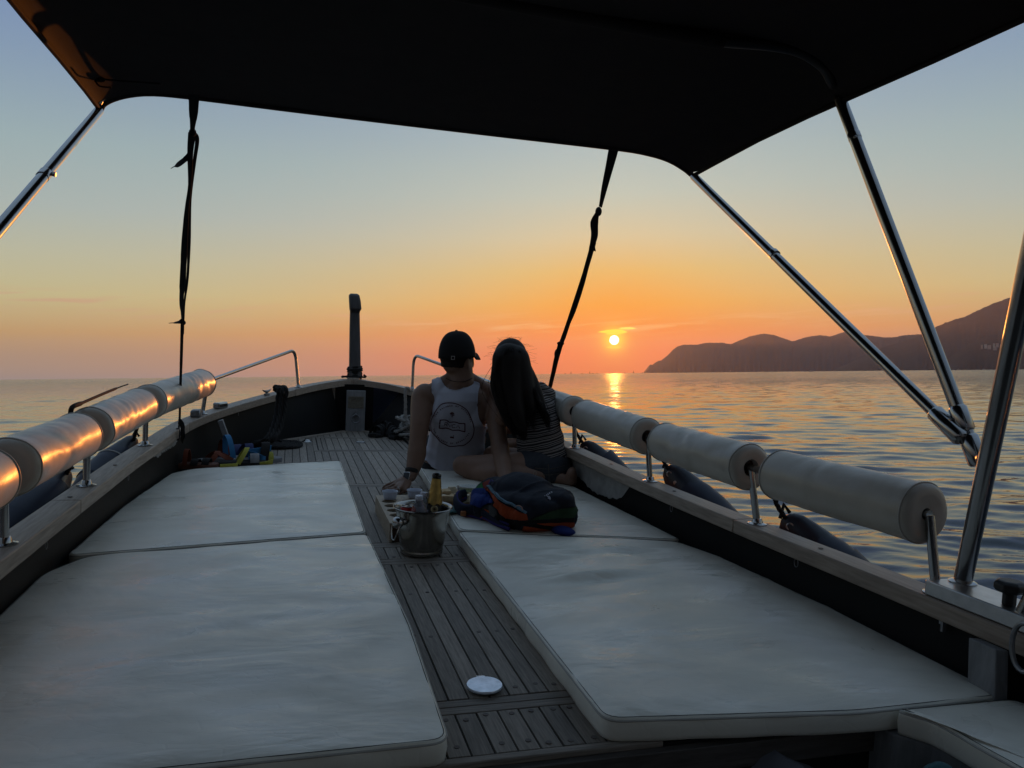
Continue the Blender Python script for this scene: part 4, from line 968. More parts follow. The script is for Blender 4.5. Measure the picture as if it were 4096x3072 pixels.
# ice bucket
bk = V((.497, 2.86, 0)); rimz = at(1691, 2028, 1, 2.86).z
bu = thing('ice_bucket', 'polished steel ice bucket holding bottles, standing in the aisle', 'bucket', bk)
H = rimz
M['bucket'] = mat('scuffed_bucket_steel', (.42, .40, .37), .20, 1, noise=.35, nscale=14, bump=.15, bscale=9, bdist=.004, rvar=.08)
outer = [(.0001, .002), (.074, .002), (.080, .006), (.0815, .018), (.0795, .021), (.0805, .024), (.0835, .040), (.0885, .075), (.0945, .12), (.1005, H - .02), (.1035, H - .006), (.1075, H - .001), (.112, H), (.1135, H + .002), (.112, H + .0045), (.108, H + .004), (.1025, H - .001), (.0985, H - .02), (.0925, .12), (.083, .05), (.078, .012), (.0001, .012)]
part('body', G().lathe(outer, bk, seg=72), M['bucket'], bu, 60)
for ang, tilt in ((R_(214), 1), (R_(68), -1)):
    d = V((math.cos(ang), math.sin(ang), 0)); kc = bk + d * .112 + V((0, 0, H - .040))
    kn = part('knob', G().ball(kc + d * .012, (.0225, .0225, .0225), 24, 16).lathe([(.016, -.02), (.013, -.004), (.012, .004)], kc, d, 16), M['steel'], bu)
    s_ = V((-d.y, d.x, 0))
    rg = spline([kc + d * .018 + s_ * a + V((0, 0, z)) + d * .006 * k for a, z, k in ((-.019, -.004, 0), (-.019, -.025, 1), (-.010, -.055, 2), (.003, -.062, 2), (.013, -.045, 2), (.019, -.020, 1), (.019, -.004, 0))], 5)
    part('handle_ring', G().tube(rg, .0024, 8), M['steel'], kn)
def bottle_axis(base, top): return base, (top - base).normalized(), (top - base).length
# champagne bottle
top = at(1747.7, 1893, 1, 2.90); ba = V((top.x - .010, 2.905, .014)); L_ = (top - ba).length; d = (top - ba).normalized()
cb = thing('champagne_bottle', 'dark champagne bottle with gold foil neck standing in the ice bucket', 'bottle', ba)
sh_ = L_ - .19
part('glass', G().lathe([(.0001, .002), (.040, .002), (.0425, .010), (.0425, sh_ - .01), (.041, sh_ + .012), (.0365, sh_ + .034), (.030, sh_ + .056), (.024, sh_ + .078), (.020, L_ - .06), (.0152, L_ - .02), (.0150, L_ - .016)], ba, d, 36), mat('dark_green_glass', (.006, .010, .006), .12), cb, 50)
part('lip', G().lathe([(.0150, L_ - .018), (.0165, L_ - .017), (.0178, L_ - .012), (.0178, L_ - .008), (.0168, L_ - .003), (.014, L_), (.010, L_ - .001), (.0095, L_ - .02)], ba, d, 28), mat('black_glass_lip', (.004, .005, .004), .08), cb, 60)
foil = []
for h in np.linspace(L_ - .117, L_ - .019, 22):
    r = float(np.interp(h, [L_ - .117, L_ - .09, L_ - .06, L_ - .03, L_ - .018], [.0300, .0262, .0222, .0186, .0174]))
    foil.append((r + rn.uniform(-.00035, .00035), h))
fr_ = []
a_ = d.orthogonal().normalized(); b_ = d.cross(a_)
for i, (r, h) in enumerate(foil):
    fr_.append([ba + d * (h - (.004 * math.sin(k * .9) + rn.uniform(-.001, .001)) * (1 - i / 3 if i < 3 else 0)) + (a_ * math.cos(2 * math.pi * k / 40) + b_ * math.sin(2 * math.pi * k / 40)) * (r + .0004 * math.sin(k * 5 + i * .8)) for k in range(40)])
part('gold_foil', G().loft(fr_, True, False), mat('gold_foil', (.55, .38, .12), .38, .75, noise=.3, nscale=60, bump=.5, bscale=120, bdist=.001), cb, 30)
part('shoulder_label', G().lathe([(.0275, L_ - .120), (.0325, sh_ + .050), (.0378, sh_ + .034)], ba, d, 36, False), mat('dark_label', (.02, .016, .012), .5), cb, 60)
md = ba + d * (L_ - .133) + V((-.006, -.0355, 0)); mn = V((-.08, -1, .35)).normalized()
medal = part('medallion', G().lathe([(.0001, .0), (.0135, .0), (.0138, .001), (.0128, .0018), (.0105, .0012), (.0095, .0018), (.0001, .0016)], md, mn, 32), mat('gold_seal', (.50, .40, .22), .4, .7, noise=.3, nscale=90), cb, 30)
part('seal_emblem', G().lathe([(.0048, .0), (.0048, .0014), (.0030, .0026), (.0001, .0028)], md + mn * .0012, mn, 16).tube([md + mn * .0026 + V((math.cos(a) * .0072, 0, math.sin(a) * .0072)) for a in [i * math.pi / 12 for i in range(24)]], .0006, 5, True), mat('seal_relief', (.10, .075, .04), .4, .6), medal, 30)
# water bottle with a white cap, a second one behind, a red can
def pet(topp, ba, label, name='water_bottle'):
    d = (topp - ba).normalized(); L_ = (topp - ba).length
    t = thing(name, label, 'bottle', ba)
    part('shell', G().lathe([(.0001, .001), (.026, .001), (.031, .008), (.032, .02), (.0305, .035), (.0325, .05), (.0325, L_ - .082), (.0335, L_ - .072), (.0325, L_ - .060), (.024, L_ - .038), (.0155, L_ - .022), (.0128, L_ - .018), (.0128, L_ - .012)], ba, d, 36), M['clear'], t, 60)
    part('label_sleeve', G().lathe([(.0329, .06), (.0329, L_ - .084), (.0339, L_ - .072), (.0334, L_ - .0635)], ba, d, 36, False), M['frost'], t, 60)
    g = G(); seg = 48; a = d.orthogonal().normalized(); b = d.cross(a); rg = []
    for r, h in ((.0137, L_ - .0175), (.0145, L_ - .0165), (.0147, L_ - .004), (.0137, L_ - .001), (.006, L_), (.0001, L_)):
        rg.append([ba + d * h + (a * math.cos(2 * math.pi * k / seg) + b * math.sin(2 * math.pi * k / seg)) * (r + (.0005 if k % 2 and h < L_ - .002 and r > .01 else 0)) for k in range(seg)])
    part('cap', g.loft(rg), M['cap_white'], t, 50)
    return t
pet(at(1676.5, 1981, 1, 2.83), V((.480, 2.835, .014)), 'clear water bottle with a ribbed white cap, in front of the champagne in the bucket')
pet(at(1698, 1968, 1, 2.915), V((.488, 2.905, .03)), 'second clear water bottle at the back of the ice bucket')
cn = at(1634, 2021, 1, 2.86); cz = cn.z
can_ = thing('drink_can', 'red drink can leaning inside the ice bucket', 'can', (cn.x, 2.86, cz - .11))
cd_ = V((-.05, .02, 1)).normalized(); cbse = V((cn.x, 2.86, cz)) - cd_ * .115
part('can_body', G().lathe([(.022, 0), (.0255, .006), (.0315, .014), (.033, .02), (.033, .096), (.031, .103), (.0275, .1115)], cbse, cd_, 32), mat('red_can_print', (.32, .012, .012), .3, .3), can_, 60)
part('can_lid', G().lathe([(.0275, .1115), (.0280, .1145), (.0268, .1150), (.0255, .1115), (.0001, .1115)], cbse, cd_, 32), M['steel'], can_, 40)
tb = cbse + cd_ * .1135
part('pull_tab', G().tube([tb + V((math.cos(a) * .010, math.sin(a) * .007 - .004, .0005)) for a in [i * math.pi / 8 for i in range(16)]], .0013, 6, True).ball(tb + V((0, .006, 0)), (.003, .003, .001), 8, 4), M['steel'], can_)
# wooden bottle crate with round holes in its top
wb = thing('wooden_crate', 'low wooden crate with a row of round holes on top, behind the ice bucket', 'crate', (.47, 3.28, 0))
wx0, wx1, wy0, wy1, wh = .395, .575, 3.020, 3.56, .078
M['crate'] = mat('pale_plywood', (.42, .34, .25), .6, noise=.3, nscale=8, stretch=(8, 1, 8), bump=.2, bscale=20)
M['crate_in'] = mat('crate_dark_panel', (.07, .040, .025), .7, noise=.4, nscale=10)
cells = []
nyc = 6; hy = (wy1 - wy0) / nyc
def holed(x0, x1, y0, y1, z, r):
    g = G(); cx, cy = (x0 + x1) / 2, (y0 + y1) / 2; N_ = 24; out = []; inn = []
    for k in range(N_):
        a = 2 * math.pi * k / N_ + math.pi / 4; c, s = math.cos(a), math.sin(a); m_ = max(abs(c) / ((x1 - x0) / 2), abs(s) / ((y1 - y0) / 2))
        out.append(V((cx + c / m_, cy + s / m_, z))); inn.append(V((cx + c * r, cy + s * r, z)))
    dn = [p - V((0, 0, .010)) for p in inn]; do = [p - V((0, 0, .010)) for p in out]
    return g.loft([do, out, inn, dn], True, False)
for j in range(nyc):
    for i in range(2):
        x0 = wx0 + i * (wx1 - wx0) / 2
        if j == nyc - 1: part('top_panel', G().box((x0 + (wx1 - wx0) / 4, wy0 + (j + .5) * hy, wh - .005), ((wx1 - wx0) / 2, hy, .010)), M['crate'], wb, None)
        else: part('top_panel', holed(x0, x0 + (wx1 - wx0) / 2, wy0 + j * hy, wy0 + (j + 1) * hy, wh, .031 if i == 0 else .031), M['crate'], wb, None)
for x in (wx0 + .005, wx1 - .005): part('side_board', G().box((x, (wy0 + wy1) / 2, (wh - .0102) / 2), (.010, wy1 - wy0, wh - .0104)), M['crate'], wb, None)
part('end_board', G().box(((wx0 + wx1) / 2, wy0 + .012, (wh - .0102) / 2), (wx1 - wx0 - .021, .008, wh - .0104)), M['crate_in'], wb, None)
part('end_board', G().box(((wx0 + wx1) / 2, wy1 - .012, (wh - .0102) / 2), (wx1 - wx0 - .021, .008, wh - .0104)), M['crate'], wb, None)
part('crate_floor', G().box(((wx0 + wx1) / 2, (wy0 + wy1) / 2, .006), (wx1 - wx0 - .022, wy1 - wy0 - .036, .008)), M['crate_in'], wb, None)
# two sauce cups
def cup(u, v, yy, label):
    c = at(u, v, 1, yy); c = V((c.x, yy, wh + .001))
    hh = .036
    t = thing('sauce_cup', label, 'cup', c, 'small white plastic cups on the crate')
    part('cup_wall', G().lathe([(.0001, .001), (.0265, .001), (.0280, .004), (.0335, hh - .002), (.0362, hh - .002), (.0365, hh), (.0355, hh + .0015), (.0330, hh), (.0272, .005), (.0001, .003)], c, (0, 0, 1), 40), M['frost'], t, 50)
    part('sauce', G().lathe([(.0001, .003), (.0270, .004), (.0288, .011), (.0001, .011)], c, (0, 0, 1), 32), mat('pale_sauce', (.5, .46, .44), .4), t, 50)
cup(1559.5, 1995, 3.47, 'left white plastic cup at the far end of the crate, by the hand')
cup(1657, 1992, 3.49, 'right white plastic cup at the far end of the crate, behind the bottles')
# serving board with bread and a glass bowl
bz = .060
bd = thing('serving_board', 'round wooden serving board with bread on the starboard mattress', 'board', (.90, 3.50, bz))
bc = at(1850, 1985, 2, bz + .01); bc.z = bz
part('board', G().lathe([(.0001, 0), (.150, 0), (.155, .004), (.155, .014), (.151, .018), (.0001, .018)], bc, seg=56), mat('board_wood', (.34, .24, .15), .5, noise=.45, nscale=7, stretch=(1.5, 9, 9), bump=.2), bd, 40)
M['bread'] = mat('bread_crust', (.42, .26, .12), .75, noise=.35, nscale=40, col2=(.60, .48, .30), bump=.5, bscale=120)
M['crumb'] = mat('bread_crumb', (.62, .54, .40), .85, noise=.2, nscale=90, bump=.6, bscale=200)
def chunk(c, sz, rz, mm, label):
    g = G(); R = Matrix.Rotation(rz, 3, 'Z') @ Matrix.Rotation(rn.uniform(-.15, .15), 3, 'X')
    bm = bmesh.new(); bmesh.ops.create_cube(bm, size=1); bmesh.ops.subdivide_edges(bm, edges=bm.edges, cuts=3, use_grid_fill=True)
    for v in bm.verts:
        v.co = V((v.co.x * sz[0], v.co.y * sz[1], v.co.z * sz[2])) * (1 + rn.uniform(-.05, .05)); l = v.co.length
        m_ = max(abs(v.co.x) / sz[0], abs(v.co.y) / sz[1], abs(v.co.z) / sz[2])
    bmesh.ops.smooth_vert(bm, verts=bm.verts, factor=.35, use_axis_x=True, use_axis_y=True, use_axis_z=True)
    g.v = [V(c) + R @ v.co for v in bm.verts]; bm.verts.index_update(); g.f = [tuple(v.index for v in f.verts) for f in bm.faces]; bm.free()
    return solo('bread_piece', g, mm, label, 'bread', c, 'bread pieces on the serving board', 60)
E8 = [(1780, 1950, 3.50, (.05, .04, .035), .3, 'bread', 'tall crusty bread piece at the back left of the board'), (1808, 1943, 3.52, (.030, .035, .045), .1, 'crumb', 'pale upright bread slice behind the heap on the board'), (1775, 1966, 3.42, (.030, .028, .026), .5, 'crumb', 'small white crumb cube at the left edge of the board'),
      (1794, 1971, 3.41, (.055, .040, .026), -.2, 'bread', 'flat brown crust lying at the left front of the board'), (1836, 1954, 3.48, (.045, .03, .022), .1, 'crumb', 'bread piece in front of the glass bowl'), (1835, 1968, 3.40, (.038, .034, .036), .15, 'bread', 'square golden bread cube at the front of the board'),
      (1866, 1971, 3.40, (.03, .028, .032), -.4, 'crumb', 'pale bread piece touching the backpack strap'), (1852, 1976, 3.36, (.035, .012, .012), .5, 'crumb', 'thin bread stick at the front edge of the board'), (1888, 1962, 3.44, (.028, .028, .03), .6, 'bread', 'bread cube beside the blue mesh of the backpack'), (1813, 1962, 3.46, (.03, .03, .02), 1.0, 'bread', 'low bread crust in the middle of the heap')]
for u, v, y, sz, rz, mk, lb in E8:
    p = at(u, v, 1, y); p.z = bz + .018 + sz[2] * .5; chunk(p, sz, rz, M[mk], lb)
bw = at(1873, 1946, 1, 3.54); bw = V((bw.x, 3.54, bz + .019))
bo = thing('glass_bowl', 'small glass bowl of green sauce on the serving board', 'bowl', bw)
part('bowl', G().lathe([(.0001, .0), (.030, .0), (.040, .006), (.050, .022), (.054, .038), (.0555, .040), (.0525, .038), (.047, .022), (.036, .009), (.0001, .005)], bw, seg=44), M['clear'], bo, 60)
part('sauce', G().lathe([(.0001, .0055), (.035, .0095), (.0455, .022), (.0001, .024)], bw, seg=36), mat('green_sauce', (.10, .13, .02), .35, noise=.4, nscale=60), bo, 60)
# tablet lying under the backpack strap
tbp = at(1822, 2042, 2, .062)
solo('tablet', G().loft([[tbp + V((x * s, y * s, z)) for x, y in ((-.07, -.045), (.06, -.055), (.07, .045), (-.06, .055))] for z, s in ((0, 1), (.004, 1.01), (.008, 1), (.0082, .92))]), mat('teal_cover', (.06, .16, .17), .35), 'slim teal tablet lying on the mattress under the backpack strap', 'tablet', tbp, None, 30, .002)
# round white compact on the aisle planks
cp = at(1938, 2737, 2, .012); cp.z = .0012
co_ = thing('compact_case', 'round shiny white compact case lying closed on the near aisle planks', 'compact case', cp)
part('lower_shell', G().lathe([(.0001, 0), (.038, 0), (.0415, .003), (.0425, .006), (.0001, .006)], cp, seg=56), M['steel'], co_, 40)
part('lid', G().lathe([(.0001, .0063), (.0427, .0063), (.0430, .009), (.0415, .0115), (.0001, .0125)], cp, seg=64), mat('smudged_lid', (.80, .88, 1.0), .22, .55, noise=.28, nscale=55, spec=.8, rvar=.1), co_, 50)
hd = V((.02, 1, 0)).normalized()
part('hinge', G().box(cp + hd * .0440 + V((0, 0, .007)), (.020, .006, .008)).tube([cp + hd * .046 + V((-.014, 0, .007)), cp + hd * .046 + V((.014, 0, .007))], .0022, 8), M['steel'], co_, 40)
# dark shoes behind the man
def sandal(c, d, size, sole, straps, label, name='sandal', cat='sandal', grp='sandals behind the port mattress', roll_=0):
    d = V(d).normalized(); s = V((0, 0, 1)).cross(d).normalized(); u = V((0, 0, 1))
    if roll_: Rm = Matrix.Rotation(roll_, 3, d); s = Rm @ s; u = Rm @ u
    t = thing(name, label, cat, c, grp); c = V(c)
    prof_ = ((-.5, .26), (-.42, .38), (-.2, .36), (.0, .33), (.2, .42), (.38, .40), (.5, .20))
    rg = []
    for x, w in prof_:
        x *= size; w *= size * .5
        rg.append([c + d * x + s * a + u * z for a, z in ((-w, 0), (w, 0), (w, .022), (w * .85, .028), (-w * .85, .028), (-w, .022))])
    part('sole', G().loft(rg), sole, t, 50)
    for x, w, h, m_, wd, ln in straps:
        pts = [c + d * (x * size + ln * math.sin(a)) + s * math.cos(a) * w + u * (.02 + math.sin(a) * h) for a in [i * math.pi / 10 for i in range(11)]]
        part('strap', G().strip(pts, wd, .0015, d), m_, t, 50)
    return t
M['shoe_black'] = mat('black_shoe_cloth', (.010, .009, .009), .85, noise=.3, nscale=60, bump=.4, bscale=150)
M['orange'] = mat('burnt_orange_webbing', (.16, .035, .014), .8, bump=.4, bscale=300); M['blue'] = mat('bright_blue_webbing', (.03, .17, .36), .7, bump=.4, bscale=300)
M['yellow'] = mat('olive_yellow_webbing', (.36, .34, .05), .75, bump=.4, bscale=300); M['brown'] = mat('brown_sole', (.10, .035, .018), .7); M['grey_sole'] = mat('grey_footbed', (.25, .25, .26), .8, noise=.4, nscale=30)
M['navy'] = mat('navy_padding', (.02, .03, .10), .8)
for k, (u, v, dd) in enumerate(((1515, 1745, (-.5, -1, 0)), (1575, 1752, (.1, -1, 0)))):
    c = at(u, v, 2, .0); c.z = .006
    sandal(c, dd, .27, M['shoe_black'], [(.22, .052, .065, M['shoe_black'], .06, -.02), (-.05, .046, .07, M['shoe_black'], .05, -.02), (-.36, .043, .085, M['shoe_black'], .05, -.035)],
           ('black shoe nearer the bow post, beside the white rope heap', 'black shoe lying against the white rope heap by the man')[k], 'shoe', 'shoe', 'black shoes by the rope heap')
q = lambda u, v, z=.03: at(720 + u * .217, 1750 + v * .217, 2, z)
sandal(q(290, 560, .03), (1, -.15, 0), .24, M['brown'], [(-.2, .045, .085, M['orange'], .024, .0), (.25, .045, .035, M['shoe_black'], .04, 0), (.0, .045, .03, M['shoe_black'], .04, 0)], 'brown sandal with an orange heel loop, leftmost of the sandals')
sandal(q(690, 500, .03) + V((.0, .06, 0)), (1, .3, 0), .22, M['grey_sole'], [(.3, .06, .045, M['orange'], .030, -.08), (-.25, .05, .05, M['orange'], .03, .05)], 'grey sandal with curved orange straps, between the brown and the blue ones')
sandal(q(880, 400, .03) + V((.0, .04, 0)), (1, .6, 0), .20, M['navy'], [(-.1, .05, .10, M['orange'], .05, .0), (.2, .055, .06, M['navy'], .07, 0)], 'navy padded sandal with a wide orange strap against the bulwark')
b1 = sandal(q(1120, 440, .03) + V((0, .03, 0)), (1, .5, 0), .25, M['grey_sole'], [(-.28, .055, .14, M['blue'], .032, -.02), (.25, .05, .05, M['blue'], .03, .0), (.05, .05, .08, M['navy'], .05, .03)], 'grey sandal with a tall bright blue heel loop')
part('loose_strap', G().strip(spline([q(1150, 300, .09), q(1260, 270, .10), q(1450, 240, .105), q(1680, 195, .11)], 6), .036, .0015, (0, -.3, 1)), M['blue'], b1, 50)
part('loose_strap', G().strip(spline([q(1240, 280, .10), q(1400, 320, .09), q(1520, 380, .07), q(1610, 400, .05)], 6), .030, .0015, (0, -.3, 1)), M['blue'], b1, 50)
b2 = sandal(q(1150, 520, .03) + V((0, .0, 0)), (1, .1, 0), .26, M['shoe_black'], [(-.1, .05, .085, M['yellow'], .026, .05), (.25, .05, .05, M['grey_sole'], .05, .0)], 'black sandal with an arched yellow strap in front of the blue one')
part('loose_strap', G().strip(spline([q(735, 545, .055), q(850, 540, .055), q(1000, 530, .055), q(1060, 520, .055)], 4), .034, .0015, (0, -.3, 1)), M['yellow'], b2, 50)
b3 = sandal(q(1500, 480, .03) + V((0, .05, 0)), (1, .2, 0), .23, M['grey_sole'], [(0, .055, .10, M['shoe_black'], .05, .02), (.2, .05, .04, M['yellow'], .03, .0), (-.3, .05, .05, M['blue'], .03, 0)], 'rightmost sandal with purple black padding and a yellow strap end')
part('loose_strap', G().strip(spline([q(1470, 500, .05), q(1600, 480, .055), q(1710, 445, .06)], 4), .030, .0015, (0, -.3, 1)), M['yellow'], b3, 50)
# things in the well at the bottom border
w0 = at(3200, 3085, 1, 1.30)
g = G()
for j in range(8):
    g.v += [w0 + V((-.12 + i * .03, -.05 + j * .02, -.06 + .055 * math.exp(-((i - 4) / 2.2) ** 2) + .006 * math.sin(i * 2 + j))) for i in range(9)]
g.f = [(j * 9 + i, j * 9 + i + 1, j * 9 + i + 10, j * 9 + i + 9) for j in range(7) for i in range(8)]
g.box(w0 + V((0, .02, -.19)), (.24, .14, .24))
solo('grey_cloth', g, mat('grey_cloth', (.13, .13, .15), .9), 'folded grey cloth peeping over the lower border below the big mattress', 'cloth', w0 + V((0, 0, -.2)), None, 60)
w1 = at(3800, 3085, 1, 1.14)
solo('teal_towel', G().ball(w1 + V((0, .02, -.10)), (.06, .05, .105), 20, 12).ball(w1 + V((.06, .0, -.12)), (.06, .06, .11), 20, 12), mat('teal_towel', (.04, .13, .15), .9, noise=.4, nscale=30, bump=.6, bscale=120), 'crumpled teal towel below the corner cushion', 'towel', w1 + V((0, 0, -.2)))

# ------------------------------------------------------------------ boats far out and houses on the hillside
def far_boat(az, r, kind, label, s=1):
    c = pol(az, r, 0); t = thing('fishing_boat' if kind < 2 else 'sailing_boat', label, 'boat', c, 'small boats on the horizon', boat=False)
    d = V((math.cos(R_(az)), -math.sin(R_(az)), 0)); n = V((d.y, -d.x, 0)); L = 9 * s; up = V((0, 0, 1))
    dk = mat('far_boat_paint', (.05, .045, .045), .7) if 'fb' not in M else M['fb']; M['fb'] = dk
    wt = M.setdefault('fw', mat('far_boat_white', (.55, .52, .5), .6))
    hull_m = wt if kind == 1 else dk
    rg = [[c + d * x * L + n * w * a + up * z for a, z in ((-1, h), (-.7, -.4), (.7, -.4), (1, h))] for x, w, h in ((-.5, 1.2, 1.2), (-.2, 1.5, 1.1), (.2, 1.4, 1.3), (.5, .1, 1.9))]
    part('hull', G().loft(rg), hull_m, t, None)
    if kind < 2:
        part('cabin', G().loft([[c + d * (x + .0) * L + n * a + up * z for x, a in ((-.25, -1), (.08, -1), (.08, 1), (-.25, 1))] for z in (1.1, 3.2 * s)]), hull_m, t, None)
        part('mast', G().tube([c + up * 1, c + up * 6 * s], .14, 6), dk, t)
    else:
        part('mast', G().tube([c + up * 1, c + up * 12 * s], .16, 6), dk, t)
        part('sail', G().loft([[c - d * .2 + up * 2, c - d * 4 * s + up * 2, c - d * .2 + up * 11.5 * s], [c - d * .2 + up * 2 + n * .12, c - d * 4 * s + up * 2 + n * .12, c - d * .2 + up * 11.5 * s + n * .12]]), dk if kind == 2 else wt, t, None)
FB = [(19.9, 5200, 0, 'tiny dark boat on the horizon, leftmost of the row, near the strap'), (20.35, 5000, 2, 'tiny sail on the horizon, second from the strap'), (21.16, 3600, 0, 'larger dark boat on the horizon left of the sun path'),
      (21.73, 5200, 2, 'narrow sail on the horizon closely left of a paired boat'), (21.95, 4000, 0, 'stout dark boat of the close pair on the horizon left of the sun'), (22.25, 5600, 0, 'faint small boat on the horizon at the edge of the sun path'),
      (24.29, 5600, 0, 'faint small boat on the horizon right of the sun path'), (24.93, 5000, 2, 'tiny sail between the sun path and the headland'), (25.57, 5600, 0, 'tiny boat off the tip of the headland'),
      (37.16, 1900, 1, 'white motor boat in front of the far headland'), (31.8, 3900, 3, 'small white sail in front of the headland'), (46.07, 2300, 1, 'pale boat below the dark hillside, between the steel tubes and the post'), (46.97, 3000, 0, 'dark boat close to the big steel post below the hillside'), (47.46, 3200, 1, 'low boat nearest the big steel post')]
for az, r, k, lb in FB: far_boat(az, r, k, lb, r / 3600 if r > 3600 else 1)
HL = ['leftmost pale house of the hillside village, standing a little apart', 'second house from the left of the hillside village', 'third house from the left of the hillside village, low on the slope', 'house on the upper row of the village beside the highest one',
      'highest house of the hillside village', 'pale house right of the highest one in the village', 'second house from the right end of the village', 'rightmost village house, nearest the steel post', 'lowest house of the village, alone below the row']
hm = [mat('house_plaster', (.55, .45, .38), .8), mat('house_plaster_pale', (.62, .58, .52), .8)]; hr = mat('house_roof', (.30, .14, .09), .8)
for k, (az, e) in enumerate(((47.35, 1.50), (47.55, 1.52), (47.75, 1.47), (48.0, 1.55), (48.18, 1.58), (48.42, 1.48), (48.6, 1.47), (48.75, 1.44), (48.05, 1.40))):
    r = 4330 + (k % 3) * 25; z = math.tan(R_(e)) * r; c = pol(az, r, z); d = V((math.cos(R_(az)), -math.sin(R_(az)), 0)); n = V((d.y, -d.x, 0)); up = V((0, 0, 1))
    t = thing('house', HL[k], 'house', c - up * 10, 'houses of the hillside village', boat=False)
    w, h, dp = 3.5 + k % 3 * 2, 4 + k % 2 * 2, 4
    part('wall', G().loft([[c + d * sx * w + n * sy * dp + up * zz for sx, sy in ((-1, -1), (1, -1), (1, 1), (-1, 1))] for zz in (-14, h)]), hm[k % 2], t, None)
    part('roof', G().loft([[c + d * sx * w * 1.05 + up * zz + n * yy for yy, zz in ((-dp * 1.1, h), (dp * 1.1, h), (0, h + 2))] for sx in (-1, 1)]), hr, t, None)
# ------------------------------------------------------------------ organic bodies: unions of rounded limbs grown into one continuous surface
def grow(name, g, voxel, smooth, mm, off):
    me = bpy.data.meshes.new('tmp'); me.from_pydata(g.v, [], g.f)
    bm = bmesh.new(); bm.from_mesh(me); bmesh.ops.remove_doubles(bm, verts=bm.verts, dist=1e-6); bmesh.ops.recalc_face_normals(bm, faces=bm.faces); bm.to_mesh(me); bm.free()
    o = bpy.data.objects.new('tmp', me); COL.objects.link(o)
    r = o.modifiers.new('r', 'REMESH'); r.mode = 'VOXEL'; r.voxel_size = voxel; r.use_smooth_shade = True
    if smooth: s = o.modifiers.new('s', 'SMOOTH'); s.factor = .5; s.iterations = smooth
    dg = bpy.context.evaluated_depsgraph_get(); me2 = bpy.data.meshes.new_from_object(o.evaluated_get(dg)); me2.name = name
    bpy.data.objects.remove(o); bpy.data.meshes.remove(me)
    me2.materials.clear(); me2.materials.append(mm)
    bv = BVHTree.FromPolygons([v.co.copy() for v in me2.vertices], [tuple(p.vertices) for p in me2.polygons])
    me2.transform(Matrix.Translation(-V(off))); me2.shade_smooth()
    return me2, bv
def limb(g, pts, rad, seg=20, n=6):
    P = spline(pts, n); Rr = list(np.interp(np.linspace(0, 1, len(P)), np.linspace(0, 1, len(rad)), rad))
    g.tube(P, Rr, seg); g.ball(P[0], Rr[0] * .995, seg, 12); g.ball(P[-1], Rr[-1] * .995, seg, 12); return g
def oval(g, rows, seg=32):
    """stack of ellipses (centre, half width x, half depth y), closed"""
    g.loft([[V(c) + V((math.cos(a) * w, math.sin(a) * d, 0)) for a in [2 * math.pi * k / seg for k in range(seg)]] for c, w, d in rows]); return g
def P(u, v, y): return at(u, v, 1, y)
def seen(bv, u, v, lift=.003):
    """the point of a surface that shows at (u, v)"""
    o = V(CAM); d = (at(u, v, 1, 3.0) - o).normalized(); h, n, i, dist = bv.ray_cast(o, d)
    if h is None: return None
    if n.dot(d) > 0: n = -n
    return h + n * lift
def inside(poly, x, y):
    c = False; j = len(poly) - 1
    for i in range(len(poly)):
        if (poly[i][1] > y) != (poly[j][1] > y) and x < (poly[j][0] - poly[i][0]) * (y - poly[i][1]) / (poly[j][1] - poly[i][1]) + poly[i][0]: c = not c
        j = i
    return c
def panel(name, poly, bv, mm, par, step=1.6, lift=.003, puff=0, solid=.0015, jit=0):
    """a sewn-on piece: the outline poly laid on the surface bv"""
    x0, x1 = min(p[0] for p in poly), max(p[0] for p in poly); y0, y1 = min(p[1] for p in poly), max(p[1] for p in poly)
    idx = {}; g = G(); nx = int((x1 - x0) / step) + 1; ny = int((y1 - y0) / step) + 1
    for j in range(ny + 1):
        for i in range(nx + 1):
            x, y = x0 + i * step, y0 + j * step
            if inside(poly, x, y):
                p = seen(bv, x, y, lift + jit * math.sin(x * .35) * math.sin(y * .22 + x * .1))
                if p: idx[i, j] = len(g.v); g.v.append(p)
    for (i, j), a in idx.items():
        q = [idx.get(k) for k in ((i + 1, j), (i + 1, j + 1), (i, j + 1))]
        if all(t is not None for t in q): g.f.append((a, *q))
        elif q[0] is not None and q[1] is not None: g.f.append((a, q[0], q[1]))
        elif q[1] is not None and q[2] is not None: g.f.append((a, q[1], q[2]))
        elif q[0] is not None and q[2] is not None: g.f.append((a, q[0], q[2]))
    if g.f: return part(name, g, mm, par, 180, solid=solid)
def mfab(name, col, **k): return mat(name, col, k.pop('rough', .85), noise=.3, nscale=30, bump=.4, bscale=350, bdist=.0006, spec=.3, **k)
M['skin'] = mat('skin', (.18, .100, .066), .55, noise=.15, nscale=30, bump=.15, bscale=300, bdist=.0005)
M['skin_w'] = mat('skin_lighter', (.21, .120, .082), .55, noise=.12, nscale=30, bump=.1, bscale=300, bdist=.0005)
M['hair'] = mat('black_hair', (.008, .005, .004), .62, spec=.22)
M['tank'] = mat('white_cotton', (.44, .445, .51), .85, noise=.08, nscale=12, bump=.35, bscale=18, bdist=.004, stretch=(2.2, 1, .6), spec=.3)

